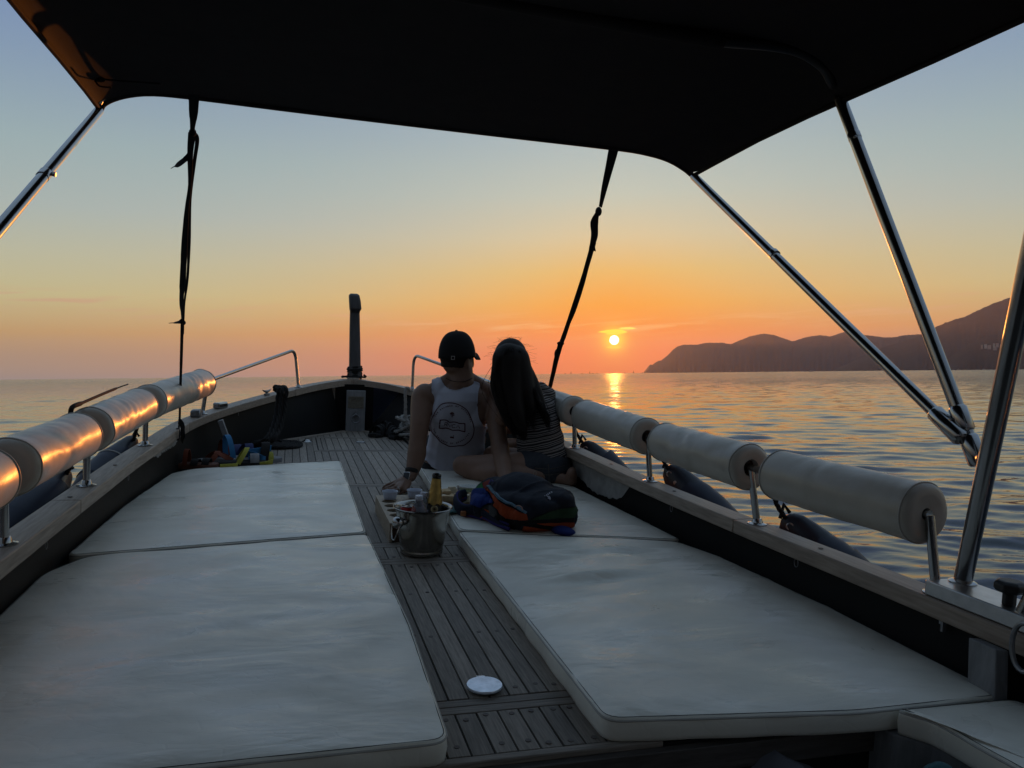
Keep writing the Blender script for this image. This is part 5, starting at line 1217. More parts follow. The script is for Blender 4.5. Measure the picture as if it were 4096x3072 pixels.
# ------------------------------------------------------------------ the man
man = thing('person', 'man in a white printed tank top and dark cap, seated leaning on his hands', 'person', (.92, 4.45, .055))
yh = 4.45
g = G()
rows = [(P(1803, 1895, yh), .165, .105), (P(1806, 1862, yh), .172, .118), (P(1815, 1825, yh - .01), .165, .115), (P(1822, 1790, yh - .03), .152, .105), (P(1829, 1740, yh - .06), .150, .105), (P(1835, 1690, yh - .09), .160, .110),
        (P(1838, 1640, yh - .12), .172, .115), (P(1840, 1600, yh - .14), .180, .110), (P(1841, 1566, yh - .145), .170, .092), (P(1841, 1540, yh - .145), .125, .072), (P(1840, 1518, yh - .14), .070, .060)]
oval(g, rows, 40)
limb(g, [P(1715, 1590, yh - .14), P(1780, 1556, yh - .14), P(1838, 1545, yh - .13), P(1905, 1562, yh - .14), P(1970, 1600, yh - .14)], [.058, .052, .050, .052, .058])
limb(g, [P(1842, 1535, yh - .15), P(1842, 1495, yh - .15), P(1838, 1450, yh - .15)], [.086, .074, .070])
for s_x in (1735, 1942): limb(g, [P(1842 + (s_x - 1842) * .3, 1512, yh - .15), P(1842 + (s_x - 1842) * .65, 1538, yh - .15), P(s_x, 1568, yh - .15)], [.040, .046, .052])
g.ball(P(1700, 1583, yh - .15), (.068, .066, .070), 24, 14); g.ball(P(1974, 1600, yh - .15), (.068, .066, .070), 24, 14)
# shoulder blades and lats
g.ball(P(1768, 1640, yh - .205), (.055, .030, .085), 20, 12); g.ball(P(1912, 1648, yh - .205), (.055, .030, .085), 20, 12)
# arms
Lw, Le, Lsh = P(1643, 1905, 4.125), P(1671, 1768, 4.20), P(1688, 1590, yh - .15)
limb(g, [Lsh, P(1684, 1640, 4.27), P(1679, 1700, 4.23), Le], [.062, .060, .054, .048])
limb(g, [Le, P(1667, 1815, 4.18), P(1657, 1860, 4.155), Lw], [.049, .053, .044, .031])
Rw, Re, Rsh = at(2026, 1925, 2, .105), P(1996, 1762, 4.12), P(1984, 1602, yh - .15)
limb(g, [Rsh, P(1984, 1650, 4.24), P(1988, 1705, 4.18), Re], [.062, .060, .055, .049])
limb(g, [Re, P(2003, 1812, 4.06), Rw.lerp(P(2003, 1812, 4.06), .45), Rw], [.049, .053, .045, .031])
# legs, folded in front of him
for s, kx in ((-1, 1700), (1, 1950)):
    hip = P(1810 + s * 55, 1865, yh + .02); kn = V((hip.x + (s * .16 if s > 0 else -.03), yh + .44, .17)); an = V((hip.x - s * .10, yh + .36, .085))
    limb(g, [hip, hip.lerp(kn, .5), kn], [.085, .078, .060]); limb(g, [kn, kn.lerp(an, .5) + V((0, .03, 0)), an], [.055, .052, .036])
    limb(g, [an, an + V((-s * .10, -.02, -.02)), an + V((-s * .19, -.03, -.022))], [.034, .032, .020])
# hands: palm, four fingers and a thumb
def hand(g, wrist, pts_knuckle, pts_mid, pts_tip, thumb, pr=.026, fr=.0092):
    kc = sum(pts_knuckle, V()) / 4
    limb(g, [wrist, wrist.lerp(kc, .35), wrist.lerp(kc, .75)], [.029, .028, .024], 14)
    for k in pts_knuckle: limb(g, [wrist.lerp(k, .25), wrist.lerp(k, .65), k], [.020, .016, .0115], 12)
    for a, b, c in zip(pts_knuckle, pts_mid, pts_tip): limb(g, [a, b, b.lerp(c, .55) + V((0, 0, .002)), c], [fr * 1.15, fr * 1.05, fr * .95, fr * .78], 10, 4)
    limb(g, [wrist.lerp(thumb[0], .5), thumb[0], thumb[1], thumb[2]], [.020, .0155, .0115, .0088], 10, 4)
q0 = lambda u, v, z: at(u, v, 2, z)
hand(g, Lw, [q0(1577, 1930, .042), q0(1574, 1939, .044), q0(1584, 1947, .044), q0(1598, 1954, .040)], [q0(1552, 1938, .032), q0(1548, 1950, .036), q0(1558, 1957, .036), q0(1578, 1962, .034)],
     [q0(1531, 1952, .011), q0(1528, 1965, .010), q0(1543, 1968, .010), q0(1564, 1968, .010)], [q0(1622, 1958, .028), q0(1610, 1966, .020), q0(1598, 1975, .010)])
rk = [Rw + V((x, y, -.035)) for x, y in ((-.03, -.075), (-.01, -.083), (.012, -.083), (.032, -.075))]
hand(g, Rw, rk, [p + V((i * .006 - .01, -.03, -.002)) for i, p in enumerate(rk)], [p + V((i * .010 - .02, -.060, -.012)) for i, p in enumerate(rk)], [Rw + V((-.045, -.03, -.035)), Rw + V((-.062, -.055, -.042)), Rw + V((-.07, -.075, -.045))])
# head, turned to his right over the shoulder: skull, jaw, nose, ears
hc = P(1830, 1421, 4.30); fd = V((.80, .60, -.02)).normalized(); fs = V((0, 0, 1)).cross(fd).normalized(); fu = fd.cross(fs).normalized()
RM = Matrix((fd, fs, fu)).transposed()
hp = lambda a, b, c: hc + fd * a + fs * b + fu * c
g.ball(hp(-.005, 0, .012), (.102, .084, .100), 28, 18, RM); g.ball(hp(.040, 0, -.040), (.080, .068, .080), 24, 14, RM); g.ball(hp(-.025, 0, -.05), (.066, .068, .06), 24, 14, RM)
limb(g, [hp(.074, 0, -.102), hp(.055, .035, -.085), hp(.0, .060, -.055)], [.022, .024, .026]); limb(g, [hp(.074, 0, -.102), hp(.055, -.035, -.085), hp(.0, -.060, -.055)], [.022, .024, .026])
limb(g, [hp(.100, 0, .01), hp(.118, 0, -.018), hp(.128, 0, -.034)], [.010, .011, .012], 10)
g.ball(hp(.114, 0, -.038), (.012, .018, .009), 12, 8, RM); g.ball(hp(.112, 0, -.066), (.010, .024, .006), 12, 8, RM); g.ball(hp(.110, 0, -.078), (.010, .021, .006), 12, 8, RM)
for s in (-1, 1): g.ball(hp(.086, s * .030, .012), (.014, .022, .008), 12, 8, RM); g.ball(hp(-.008, s * .080, -.030), (.020, .009, .032), 14, 10, RM)
bme, mbv = grow('body', g, .0062, 5, M['skin'], OFF[man.name])
body = part('body', None, None, man, me=bme)
for s in (-1, 1):
    part('eye', G().ball(hp(.090, s * .030, .004), .0095, 12, 8), mat('eye_dark', (.03, .02, .02), .2), man)
# short hair under the cap
g = G(); g.ball(hp(-.012, 0, -.002), (.101, .088, .094), 28, 18, RM); g.ball(hp(-.03, 0, -.05), (.074, .074, .05), 28, 18, RM)
hm_, _ = grow('hair', g, .006, 2, M['hair'], OFF[man.name])
bm = bmesh.new(); bm.from_mesh(hm_); o_ = V(OFF[man.name])
bmesh.ops.delete(bm, geom=[v for v in bm.verts if (lambda p: p.dot(fd) > .045 or p.dot(fu) < -.072 or (p.dot(fu) < -.02 and p.dot(fd) > .0))(v.co + o_ - hc)], context='VERTS'); bm.to_mesh(hm_); bm.free()
part('hair', None, None, man, me=hm_)
# cap
capm = mat('black_cap_cloth', (.009, .009, .010), .9, bump=.4, bscale=300, bdist=.0006, spec=.3)
rg = []
cax = (fu * .97 - fd * .12).normalized(); ca, cb_ = (fd - cax * fd.dot(cax)).normalized(), fs
co0 = hc + fu * .018 - fd * .006
for i in range(15):
    t = i / 14; z = -.030 + .150 * math.sin(t * math.pi / 2); rr = math.cos(t * math.pi / 2) ** .74 if t < 1 else .0001
    rg.append([co0 + cax * z + (ca * math.cos(a) * .113 + cb_ * math.sin(a) * .101) * max(rr, .001) * (1 + .006 * abs(math.sin(3 * a))) for a in [2 * math.pi * k / 48 for k in range(48)]])
capo = part('cap', G().loft(rg, True, False), capm, man, 60, solid=.003)
br = []
for i in range(9):
    t = i / 8; w = .078 * math.sqrt(max(0, 1 - (t * .86) ** 2.4)); x = .092 + .078 * t
    br.append([co0 + cax * (-.008 - .010 * t - .020 * (j / 6 - .5) ** 2 * 4 + .017 * (j / 6 * 2 - 1)) + ca * (x - .016 * (j / 6 * 2 - 1) ** 2) + cb_ * w * (j / 6 * 2 - 1) for j in range(7)])
part('brim', G().loft(br, closed=False), capm, capo, 60, solid=.004)
part('cap_button', G().ball(co0 + cax * .121, (.009, .009, .005), 12, 6), capm, capo)
kp = P(1813, 1432, 4.19); h_ = seen(BVHTree.FromPolygons([p for r in rg for p in r], [(i * 48 + k, i * 48 + (k + 1) % 48, (i + 1) * 48 + (k + 1) % 48, (i + 1) * 48 + k) for i in range(14) for k in range(48)]), 1812, 1432, .004)
if h_:
    for dz in (.010, -.008): part('strap_buckle', G().box(h_ + V((0, 0, dz)), (.020, .002, .003)), M['steel_dull'], capo, None)
    for dx in (-.009, .009): part('strap_buckle', G().box(h_ + V((dx, 0, .001)), (.0025, .002, .018)), M['steel_dull'], capo, None)
# tank top
g = G()
rows2 = [(P(1790, 1912, yh + .02), .118, .10), (P(1792, 1893, yh), .178, .122), (P(1798, 1868, yh - .01), .185, .134), (P(1812, 1830, yh - .01), .180, .130), (P(1822, 1790, yh - .03), .172, .126), (P(1829, 1740, yh - .06), .165, .122), (P(1835, 1690, yh - .09), .172, .124),
         (P(1838, 1640, yh - .12), .184, .126), (P(1840, 1600, yh - .14), .192, .120), (P(1841, 1566, yh - .145), .182, .103), (P(1841, 1540, yh - .145), .137, .083), (P(1840, 1518, yh - .14), .082, .071)]
oval(g, rows2, 48)
limb(g, [P(1725, 1575, yh - .14), P(1780, 1551, yh - .14), P(1838, 1545, yh - .13), P(1905, 1557, yh - .14), P(1960, 1588, yh - .14)], [.058, .060, .058, .060, .058])
g.ball(P(1768, 1640, yh - .21), (.058, .034, .088), 20, 12); g.ball(P(1912, 1648, yh - .21), (.058, .034, .088), 20, 12)
for s_x in (1735, 1942): limb(g, [P(1842 + (s_x - 1842) * .3, 1512, yh - .15), P(1842 + (s_x - 1842) * .65, 1538, yh - .15), P(s_x, 1568, yh - .15)], [.048, .055, .061])
# folds that run down from the shoulders and across the waist
for (ua, va, ub, vb, r_) in ((1735, 1530, 1722, 1690, .007), (1748, 1525, 1752, 1640, .006), (1900, 1540, 1918, 1690, .007), (1915, 1545, 1935, 1720, .006), (1726, 1700, 1900, 1790, .006), (1712, 1820, 1800, 1878, .010), (1760, 1800, 1900, 1842, .008), (1930, 1700, 1880, 1800, .006), (1730, 1840, 1770, 1895, .009)):
    pass
tme, tbv = grow('tank_top', g, .0052, 5, M['tank'], OFF[man.name])
tp_out = [(305, 494), (352, 488), (388, 498), (405, 535), (435, 580), (480, 608), (525, 617), (575, 606), (625, 578), (655, 548), (682, 522), (722, 532), (768, 552), (750, 600), (741, 660), (738, 740), (742, 830), (760, 900), (790, 945), (830, 968), (960, 985), (960, 1330),
          (700, 1330), (560, 1372), (480, 1402), (380, 1392), (300, 1352), (250, 1290), (180, 1262), (180, 1060), (270, 1045), (290, 1000), (282, 900), (285, 800), (290, 700), (297, 600)]
tp_out = [(1600 + x * .4218, 1300 + y * .4218) for x, y in tp_out]
def uv_of(p):
    q = RC @ (np.array(p) - CAM); return 2048 + FPX * q[0] / -q[2], 1536 - FPX * q[1] / -q[2]
def tailor(me, off, poly, extra=None, wob=None):
    bm = bmesh.new(); bm.from_mesh(me); o = V(off); dead = []
    for v in bm.verts:
        p = v.co + o; u, w = uv_of(p)
        if wob: v.co += v.normal * wob(u, w, p)
        if not inside(poly, u, w) or (extra and extra(p)): dead.append(v)
    bmesh.ops.delete(bm, geom=dead, context='VERTS')
    for _ in range(3):
        be = {v for e in bm.edges if e.is_boundary for v in e.verts}
        nc = {v: sum((e.other_vert(v).co for e in v.link_edges if e.is_boundary), V()) / max(1, sum(1 for e in v.link_edges if e.is_boundary)) for v in be}
        for v, c in nc.items(): v.co = v.co.lerp(c, .6)
    bm.to_mesh(me); bm.free(); me.shade_smooth()
def tank_wob(u, w, p):
    f = .0028 * math.sin((u - 1720) * .16 + (w - 1500) * .03) * math.exp(-((u - 1738) / 26) ** 2) + .0028 * math.sin((u - 1900) * .17 - (w - 1500) * .02) * math.exp(-((u - 1920) / 28) ** 2)
    f += .0040 * math.sin((w - 1780) * .10 - (u - 1700) * .055) * (1 / (1 + math.exp(-(w - 1790) / 14))) + .0016 * math.sin(w * .045 + u * .03)
    return f if p.y < yh + .05 else 0
tailor(tme, OFF[man.name], tp_out, None, tank_wob)
_o = V(OFF[man.name]); tbv = BVHTree.FromPolygons([v.co + _o for v in tme.vertices], [tuple(p.vertices) for p in tme.polygons])
tank = part('tank_top', None, None, man, me=tme, solid=.0022)
# arm hole and neck binding
def along(bv, pts, r, name, mm, par, lift=.002, n=5, closed=False):
    q = spline([V((x, y, 0)) for x, y in pts], n); w = [seen(bv, p.x, p.y, lift) for p in q]; w = [p for p in w if p]
    if len(w) > 3: return part(name, G().tube(w, r, 6, closed), mm, par)
tb_ = lambda L: [(1600 + x * .4218, 1300 + y * .4218) for x, y in L]
along(tbv, tb_([(392, 508), (408, 540), (438, 585), (480, 613), (525, 622), (575, 611), (622, 585), (652, 555), (678, 530)]), .0022, 'neck_binding', M['tank'], tank)
along(tbv, tb_([(762, 560), (745, 605), (735, 665), (732, 740), (736, 830), (754, 902), (785, 950), (820, 975)]), .0022, 'armhole_binding', M['tank'], tank)
along(tbv, tb_([(311, 505), (303, 600), (296, 700), (291, 800), (289, 900), (296, 1000)]), .0022, 'armhole_binding', M['tank'], tank)
# necklace cord
along(mbv, [(1783, 1512), (1800, 1521), (1825, 1527), (1850, 1527), (1872, 1521), (1888, 1512)], .0016, 'neck_cord', M['strap'], man, .002)
# print on the back of the tank top
M['print'] = mat('dark_red_shirt_print', (.065, .012, .016), .8)
tz = lambda L: [(1700 + x * .12054, 1600 + y * .12054) for x, y in L]
def stroke(bv, pts, w, name='print_line', par=None, mm=None, lift=.0026, closed=False, n=4):
    """flat printed line of width w metres along image path pts"""
    q = spline([V((x, y, 0)) for x, y in pts], n) if n > 1 else [V((x, y, 0)) for x, y in pts]
    g = G(); rows_ = []
    for i, p in enumerate(q):
        a = q[max(i - 1, 0)]; b = q[min(i + 1, len(q) - 1)]; t = (b - a); t.normalize(); nn = V((-t.y, t.x, 0)); ww = w / 2
        A, B = seen(bv, p.x + nn.x * ww, p.y + nn.y * ww, lift), seen(bv, p.x - nn.x * ww, p.y - nn.y * ww, lift)
        if A and B: rows_.append((A, B))
    for i, (A, B) in enumerate(rows_): g.v += [A, B]
    g.f = [(2 * i, 2 * i + 1, 2 * i + 3, 2 * i + 2) for i in range(len(rows_) - 1)]
    if g.f: return part(name, g, mm or M['print'], par or tank, None)
ring = [(300 + 0, 500), (350, 380), (470, 210), (580, 130), (730, 95), (900, 95), (1040, 125), (1200, 195), (1350, 300), (1440, 410), (1510, 560), (1580, 720), (1618, 870), (1622, 1010), (1600, 1130), (1575, 1205), (1500, 1330), (1390, 1430), (1260, 1505), (1110, 1515), (950, 1535), (800, 1530),
        (680, 1470), (540, 1400), (440, 1300), (350, 1190), (230, 1050), (200, 920), (195, 800), (215, 680), (255, 580), (300, 500)]
stroke(tbv, tz(ring), 3.4, 'print_ring')
stroke(tbv, tz([(490, 665), (620, 655), (710, 668), (760, 705), (830, 730), (960, 722), (1060, 740), (1140, 770), (1330, 780)]), 4.0, 'print_flag')
stroke(tbv, tz([(1322, 775), (1322, 1055)]), 4.0, 'print_flag', n=6); stroke(tbv, tz([(505, 655), (480, 935)]), 4.0, 'print_flag', n=6)
stroke(tbv, tz([(470, 930), (580, 938), (700, 925), (800, 950), (900, 995), (1000, 1000), (1110, 995), (1200, 1020), (1330, 1050)]), 4.0, 'print_flag')
for L in ([(645, 850), (660, 745), (735, 750), (762, 778), (740, 805), (668, 808)], [(700, 810), (750, 865)], [(782, 785), (828, 890), (880, 808)], [(1010, 808), (930, 812), (900, 845), (905, 890), (930, 912), (1012, 912)], [(1040, 915), (1095, 830), (1158, 942)]):
    stroke(tbv, tz(L), 2.3, 'print_letter', n=1 if len(L) < 4 else 2)
def glyph(ch, size):
    cu = bpy.data.curves.new('t', 'FONT'); cu.body = ch; cu.size = size; cu.align_x = 'CENTER'; cu.align_y = 'CENTER'; cu.offset = size * .045; cu.resolution_u = 2
    o = bpy.data.objects.new('t', cu); COL.objects.link(o); dg = bpy.context.evaluated_depsgraph_get(); me = bpy.data.meshes.new_from_object(o.evaluated_get(dg)); bpy.data.objects.remove(o); bpy.data.curves.remove(cu)
    vs = [v.co.copy() for v in me.vertices]; fs = [tuple(p.vertices) for p in me.polygons]; bpy.data.meshes.remove(me); return vs, fs
def put_glyph(bv, ch, u, v, size, ang, par, mm, name, sx=1.0):
    vs, fs = glyph(ch, size); ca_, sa_ = math.cos(ang), math.sin(ang); g = G()
    for p in vs:
        x, y = p.x * sx, -p.y; q = seen(bv, u + x * ca_ - y * sa_, v + x * sa_ + y * ca_, .0028)
        if q is None: return
        g.v.append(q)
    g.f = fs; part(name, g, mm, par, None, solid=.0004)
cxr, cyr = 1808.5, 1698
def arc_text(s, r, a0, a1, flip):
    n = len(s)
    for i, ch in enumerate(s):
        if ch == ' ': continue
        a = R_(a0 + (a1 - a0) * i / (n - 1)); put_glyph(tbv, ch, cxr + math.cos(a) * r, cyr + math.sin(a) * r, 7.6, a + (R_(90) if not flip else -R_(90)), tank, M['print'], 'print_letter')
arc_text('THE BALANCE OF OPPOSITES', 75, 207, 351, False)
arc_text('THE BALANCE OF OPPOSITES', 75, 166, 28, True)
# the small tree and the small factory
for (x, y, r) in ((840, 450, 22), (870, 420, 18), (905, 415, 20), (940, 430, 20), (960, 460, 16), (955, 500, 18), (925, 490, 16), (885, 455, 24), (860, 490, 16), (920, 455, 18)):
    stroke(tbv, tz([(x - r, y), (x, y - 2), (x + r, y)]), r * .20, 'print_tree', n=3)
stroke(tbv, tz([(902, 480), (900, 520), (898, 568)]), 3.6, 'print_tree', n=4)
panel('print_factory', tz([(825, 1255), (830, 1185), (860, 1215), (866, 1190), (893, 1218), (900, 1192), (935, 1222), (945, 1145), (962, 1150), (965, 1275)]), tbv, M['print'], tank, .8, .0028, solid=.0004)
# watch and ring
wn = (Le - Lw).normalized(); wc = Lw + wn * .028; ws_ = wn.orthogonal().normalized()
wt = part('watch_band', G().tube([wc + (wn.cross(V((0, 1, 0))).normalized() * math.cos(a) + wn.cross(wn.cross(V((0, 1, 0)))).normalized() * math.sin(a)) * .0345 for a in [i * math.pi / 14 for i in range(28)]], .010, 8, True, flat=(.28, 1.2)), mat('black_watch_band', (.012, .011, .010), .7), man, 60)
wf = seen(mbv, 1626, 1909, .006) or wc
nv = V((-.55, -.72, .42)).normalized(); ux = nv.cross(wn).normalized(); uy = ux.cross(nv).normalized()
def rbox(c, ux, uy, nv, w, h, d, r=.35, n=4):
    out = []
    for z, k in ((0, .94), (d * .3, 1), (d * .8, 1), (d, .9)):
        ring_ = []
        for sx, sy in ((1, 1), (-1, 1), (-1, -1), (1, -1)):
            for i in range(n + 1):
                a = math.atan2(sy, sx) - math.pi / 4 + (math.pi / 2) * i / n
                ring_.append(c + ux * (sx * w * (1 - r) + math.cos(a) * r * w) * k + uy * (sy * h * (1 - r) + math.sin(a) * r * h) * k + nv * z)
        out.append(ring_)
    return G().loft(out)
wk = part('watch_case', rbox(wf, ux, uy, nv, .0185, .022, .009), M['steel'], wt, 50)
part('watch_screen', rbox(wf + nv * .0082, ux, uy, nv, .0160, .0195, .0016), mat('watch_glass', (.01, .012, .018), .08), wt, 50)
rgp = seen(mbv, 1594, 1946, .0)
if rgp:
    dd = (q0(1578, 1962, .034) - q0(1598, 1954, .040)).normalized(); e1 = dd.cross(V((0, 0, 1))).normalized(); e2 = dd.cross(e1)
    rc_ = q0(1598, 1954, .040).lerp(q0(1578, 1962, .034), .35)
    part('finger_ring', G().tube([rc_ + (e1 * math.cos(a) + e2 * math.sin(a)) * .0112 for a in [i * math.pi / 12 for i in range(24)]], .0015, 6, True), M['steel'], man)
# shorts
g = G(); oval(g, [(P(1800, 1905, yh), .165, .12), (P(1803, 1880, yh), .182, .13), (P(1812, 1850, yh), .178, .126), (P(1816, 1835, yh), .168, .12)], 36)
for s in (-1, 1):
    hip = P(1810 + s * 55, 1865, yh + .02); kn = V((hip.x + (s * .16 if s > 0 else -.03), yh + .44, .17)); limb(g, [hip, hip.lerp(kn, .35), hip.lerp(kn, .6)], [.096, .092, .086])
sme, _ = grow('shorts', g, .0075, 4, M['strap'], OFF[man.name]); part('shorts', None, None, man, me=sme)

# ------------------------------------------------------------------ the woman
wo = thing('person', 'woman with long dark hair in a striped dark t-shirt, leaning against the man', 'person', (1.37, 4.0, .055))
yw_ = 4.06
g = G()
wrows = [(P(2178, 1905, yw_ - .03), .130, .115), (P(2178, 1872, yw_ - .03), .150, .125), (P(2174, 1838, yw_ - .02), .142, .115), (P(2166, 1795, yw_), .118, .098), (P(2158, 1750, yw_ + .01), .112, .092), (P(2146, 1700, yw_ + .02), .120, .096),
         (P(2132, 1650, yw_ + .03), .128, .098), (P(2120, 1608, yw_ + .035), .128, .088), (P(2110, 1578, yw_ + .04), .110, .070), (P(2098, 1555, yw_ + .04), .062, .055)]
oval(g, wrows, 36)
limb(g, [P(2030, 1640, yw_ + .05), P(2070, 1580, yw_ + .05), P(2110, 1562, yw_ + .05), P(2150, 1562, yw_ + .04), P(2182, 1585, yw_ + .04)], [.045, .042, .040, .042, .046])
limb(g, [P(2100, 1570, yw_ + .04), P(2075, 1520, yw_ + .05), P(2055, 1470, yw_ + .06)], [.052, .046, .046])
wsh = P(2186, 1588, yw_ + .04)
limb(g, [wsh, wsh + V((.03, .10, -.09)), wsh + V((.0, .20, -.20))], [.047, .042, .036]); limb(g, [wsh + V((.0, .20, -.20)), wsh + V((-.10, .30, -.22)), wsh + V((-.22, .34, -.22))], [.036, .032, .024])
wh = wsh + V((-.22, .34, -.22)); kk = [wh + V((-.07, .02 * i - .03, -.004)) for i in range(4)]
hand(g, wh, kk, [p + V((-.028, .0, -.006)) for p in kk], [p + V((-.055, .0, -.018)) for p in kk], [wh + V((-.03, -.045, 0)), wh + V((-.05, -.06, -.005)), wh + V((-.07, -.066, -.01))])
lsh = P(2025, 1645, yw_ + .05); limb(g, [lsh, lsh + V((-.02, .12, -.14)), lsh + V((.05, .24, -.22))], [.045, .040, .034])
lh = lsh + V((.05, .24, -.22)); limb(g, [lh, lh + V((.08, .06, 0)), lh + V((.15, .08, 0))], [.034, .030, .022])
hc2 = P(2042, 1438, yw_ + .07); fd2 = V((.35, .93, -.05)).normalized(); fs2 = V((0, 0, 1)).cross(fd2).normalized(); fu2 = fd2.cross(fs2); RM2 = Matrix((fd2, fs2, fu2)).transposed()
hq = lambda a, b, c: hc2 + fd2 * a + fs2 * b + fu2 * c
g.ball(hq(0, 0, .01), (.092, .074, .095), 28, 16, RM2); g.ball(hq(.03, 0, -.045), (.062, .054, .072), 24, 14, RM2); limb(g, [hq(.088, 0, .008), hq(.102, 0, -.022), hq(.104, 0, -.032)], [.008, .009, .010], 10)
g.ball(hq(.088, 0, -.062), (.008, .020, .008), 12, 8, RM2)
for s in (-1, 1): g.ball(hq(-.005, s * .074, -.03), (.018, .008, .028), 12, 8, RM2)
# side-sitting legs: thigh to the left behind the man, shin folded back to the foot
hipL = P(2150, 1868, 4.0); knL = P(1850, 1862, 4.11)
limb(g, [hipL, P(2060, 1872, 4.0), P(1960, 1872, 4.04), P(1890, 1868, 4.09), knL], [.092, .088, .076, .066, .056], 24)
limb(g, [knL, P(1905, 1890, 4.05), V((1.08, 3.95, .105)), V((1.25, 3.93, .098)), V((1.37, 3.94, .088))], [.054, .050, .055, .048, .034], 20)
hipR = P(2205, 1875, 4.0); limb(g, [hipR, hipR + V((-.05, .18, .0)), hipR + V((-.25, .33, .02))], [.088, .080, .060]); limb(g, [hipR + V((-.25, .33, .02)), hipR + V((-.05, .22, -.02)), hipR + V((.12, .05, -.03))], [.055, .052, .036])
fa = V((1.40, 3.93, .085)); ft = at(2288, 1922, 2, .082)
limb(g, [V((1.37, 3.94, .088)), fa, ft], [.034, .033, .027]); limb(g, [ft, at(2286, 1895, 2, .12), at(2290, 1880, 2, .135)], [.030, .030, .020]); 
for k in range(5): t0 = ft + V((.008 * k - .016, .03, -.018 + .004 * k)); limb(g, [t0, t0 + V((.012, .028, -.003)), t0 + V((.018, .045, -.008))], [.012, .0105, .008 if k else .011], 8, 3)
wme, wbv = grow('body', g, .0065, 5, M['skin_w'], OFF[wo.name])
part('body', None, None, wo, me=wme)
# striped t-shirt
def striped():
    m = bpy.data.materials.new('striped_knit'); m.use_nodes = True; nt = m.node_tree; N = nt.nodes; L = nt.links; p = N['Principled BSDF']; p.inputs['Roughness'].default_value = .9
    tc = N.new('ShaderNodeTexCoord'); mp = N.new('ShaderNodeMapping'); mp.inputs['Rotation'].default_value = (0, R_(13), 0); L.new(tc.outputs['Object'], mp.inputs[0])
    nz = N.new('ShaderNodeTexNoise'); nz.inputs['Scale'].default_value = 9; L.new(mp.outputs[0], nz.inputs[0])
    sx = N.new('ShaderNodeSeparateXYZ'); L.new(mp.outputs[0], sx.inputs[0])
    def mth(op, a, b=None):
        n = N.new('ShaderNodeMath'); n.operation = op
        for i, x in enumerate((a, b)):
            if x is None: continue
            if hasattr(x, 'is_linked'): L.new(x, n.inputs[i])
            else: n.inputs[i].default_value = x
        return n.outputs[0]
    z = mth('ADD', sx.outputs[2], mth('MULTIPLY', mth('SUBTRACT', nz.outputs[0], .5), .022))
    def band(per, lo, ph=0): return mth('GREATER_THAN', mth('SINE', mth('ADD', mth('MULTIPLY', z, 6.2832 / per), ph)), lo)
    b = mth('MAXIMUM', mth('MAXIMUM', band(.034, .93), mth('MULTIPLY', band(.0095, .45), band(.034, .25, 2.0))), mth('MULTIPLY', band(.034, .965, 3.6), 1))
    mx = N.new('ShaderNodeMix'); mx.data_type = 'RGBA'; mx.inputs[6].default_value = (.016, .013, .013, 1); mx.inputs[7].default_value = (.27, .25, .24, 1); L.new(b, mx.inputs[0]); L.new(mx.outputs[2], p.inputs['Base Color'])
    n2 = N.new('ShaderNodeTexNoise'); n2.inputs['Scale'].default_value = 14; L.new(tc.outputs['Object'], n2.inputs[0]); bp_ = N.new('ShaderNodeBump'); bp_.inputs['Distance'].default_value = .006; bp_.inputs['Strength'].default_value = .5; L.new(n2.outputs[0], bp_.inputs['Height']); L.new(bp_.outputs[0], p.inputs['Normal'])
    return m
g = G()
oval(g, [(P(2172, 1872, yw_ - .03), .160, .132), (P(2172, 1850, yw_ - .02), .158, .128), (P(2168, 1800, yw_), .142, .115), (P(2160, 1750, yw_ + .01), .135, .108), (P(2148, 1700, yw_ + .02), .138, .110), (P(2134, 1650, yw_ + .03), .140, .110), (P(2122, 1608, yw_ + .035), .140, .100), (P(2112, 1574, yw_ + .04), .122, .082), (P(2100, 1552, yw_ + .04), .07, .065)], 40)
limb(g, [P(2052, 1618, yw_ + .05), P(2070, 1578, yw_ + .05), P(2110, 1560, yw_ + .05), P(2150, 1560, yw_ + .04), P(2184, 1585, yw_ + .04)], [.054, .051, .049, .052, .056])
limb(g, [wsh, wsh + V((.03, .09, -.08)), wsh + V((.022, .14, -.13))], [.056, .054, .052])
ts_, sbv = grow('t_shirt', g, .006, 5, striped(), OFF[wo.name])
tailor(ts_, OFF[wo.name], [(1950, 1500), (2120, 1528), (2300, 1500), (2320, 1858), (2282, 1838), (2262, 1838), (2225, 1852), (2180, 1868), (2130, 1885), (2095, 1890), (2060, 1885), (1960, 1860)], lambda p: p.z > .60, lambda u, w, p: .0040 * math.sin(w * .075 + u * .05) * math.sin(u * .07 - w * .03))
part('t_shirt', None, None, wo, me=ts_, solid=.002)
# denim shorts
g = G(); oval(g, [(P(2182, 1925, yw_ - .04), .115, .10), (P(2182, 1905, yw_ - .04), .148, .128), (P(2181, 1870, yw_ - .03), .164, .138), (P(2176, 1838, yw_ - .02), .156, .126), (P(2170, 1815, yw_ - .01), .14, .112)], 40)
limb(g, [hipL, P(2100, 1872, 4.0)], [.100, .097]); limb(g, [hipR, hipR + V((-.05, .16, .0))], [.097, .090])
M['denim'] = mat('dark_denim', (.035, .040, .052), .85, noise=.35, nscale=60, bump=.5, bscale=240, bdist=.001)
dme, dbv = grow('shorts', g, .007, 4, M['denim'], OFF[wo.name]); so = part('shorts', None, None, wo, me=dme)
for pts in (((2150, 1890), (2190, 1900), (2240, 1893)), ((2192, 1858), (2196, 1900), (2194, 1940)), ((2140, 1872), (2200, 1876), (2258, 1862))): along(dbv, pts, .0014, 'stitched_seam', mat('denim_thread', (.10, .085, .07), .8) if 'dt' not in M else M['dt'], so, .001)
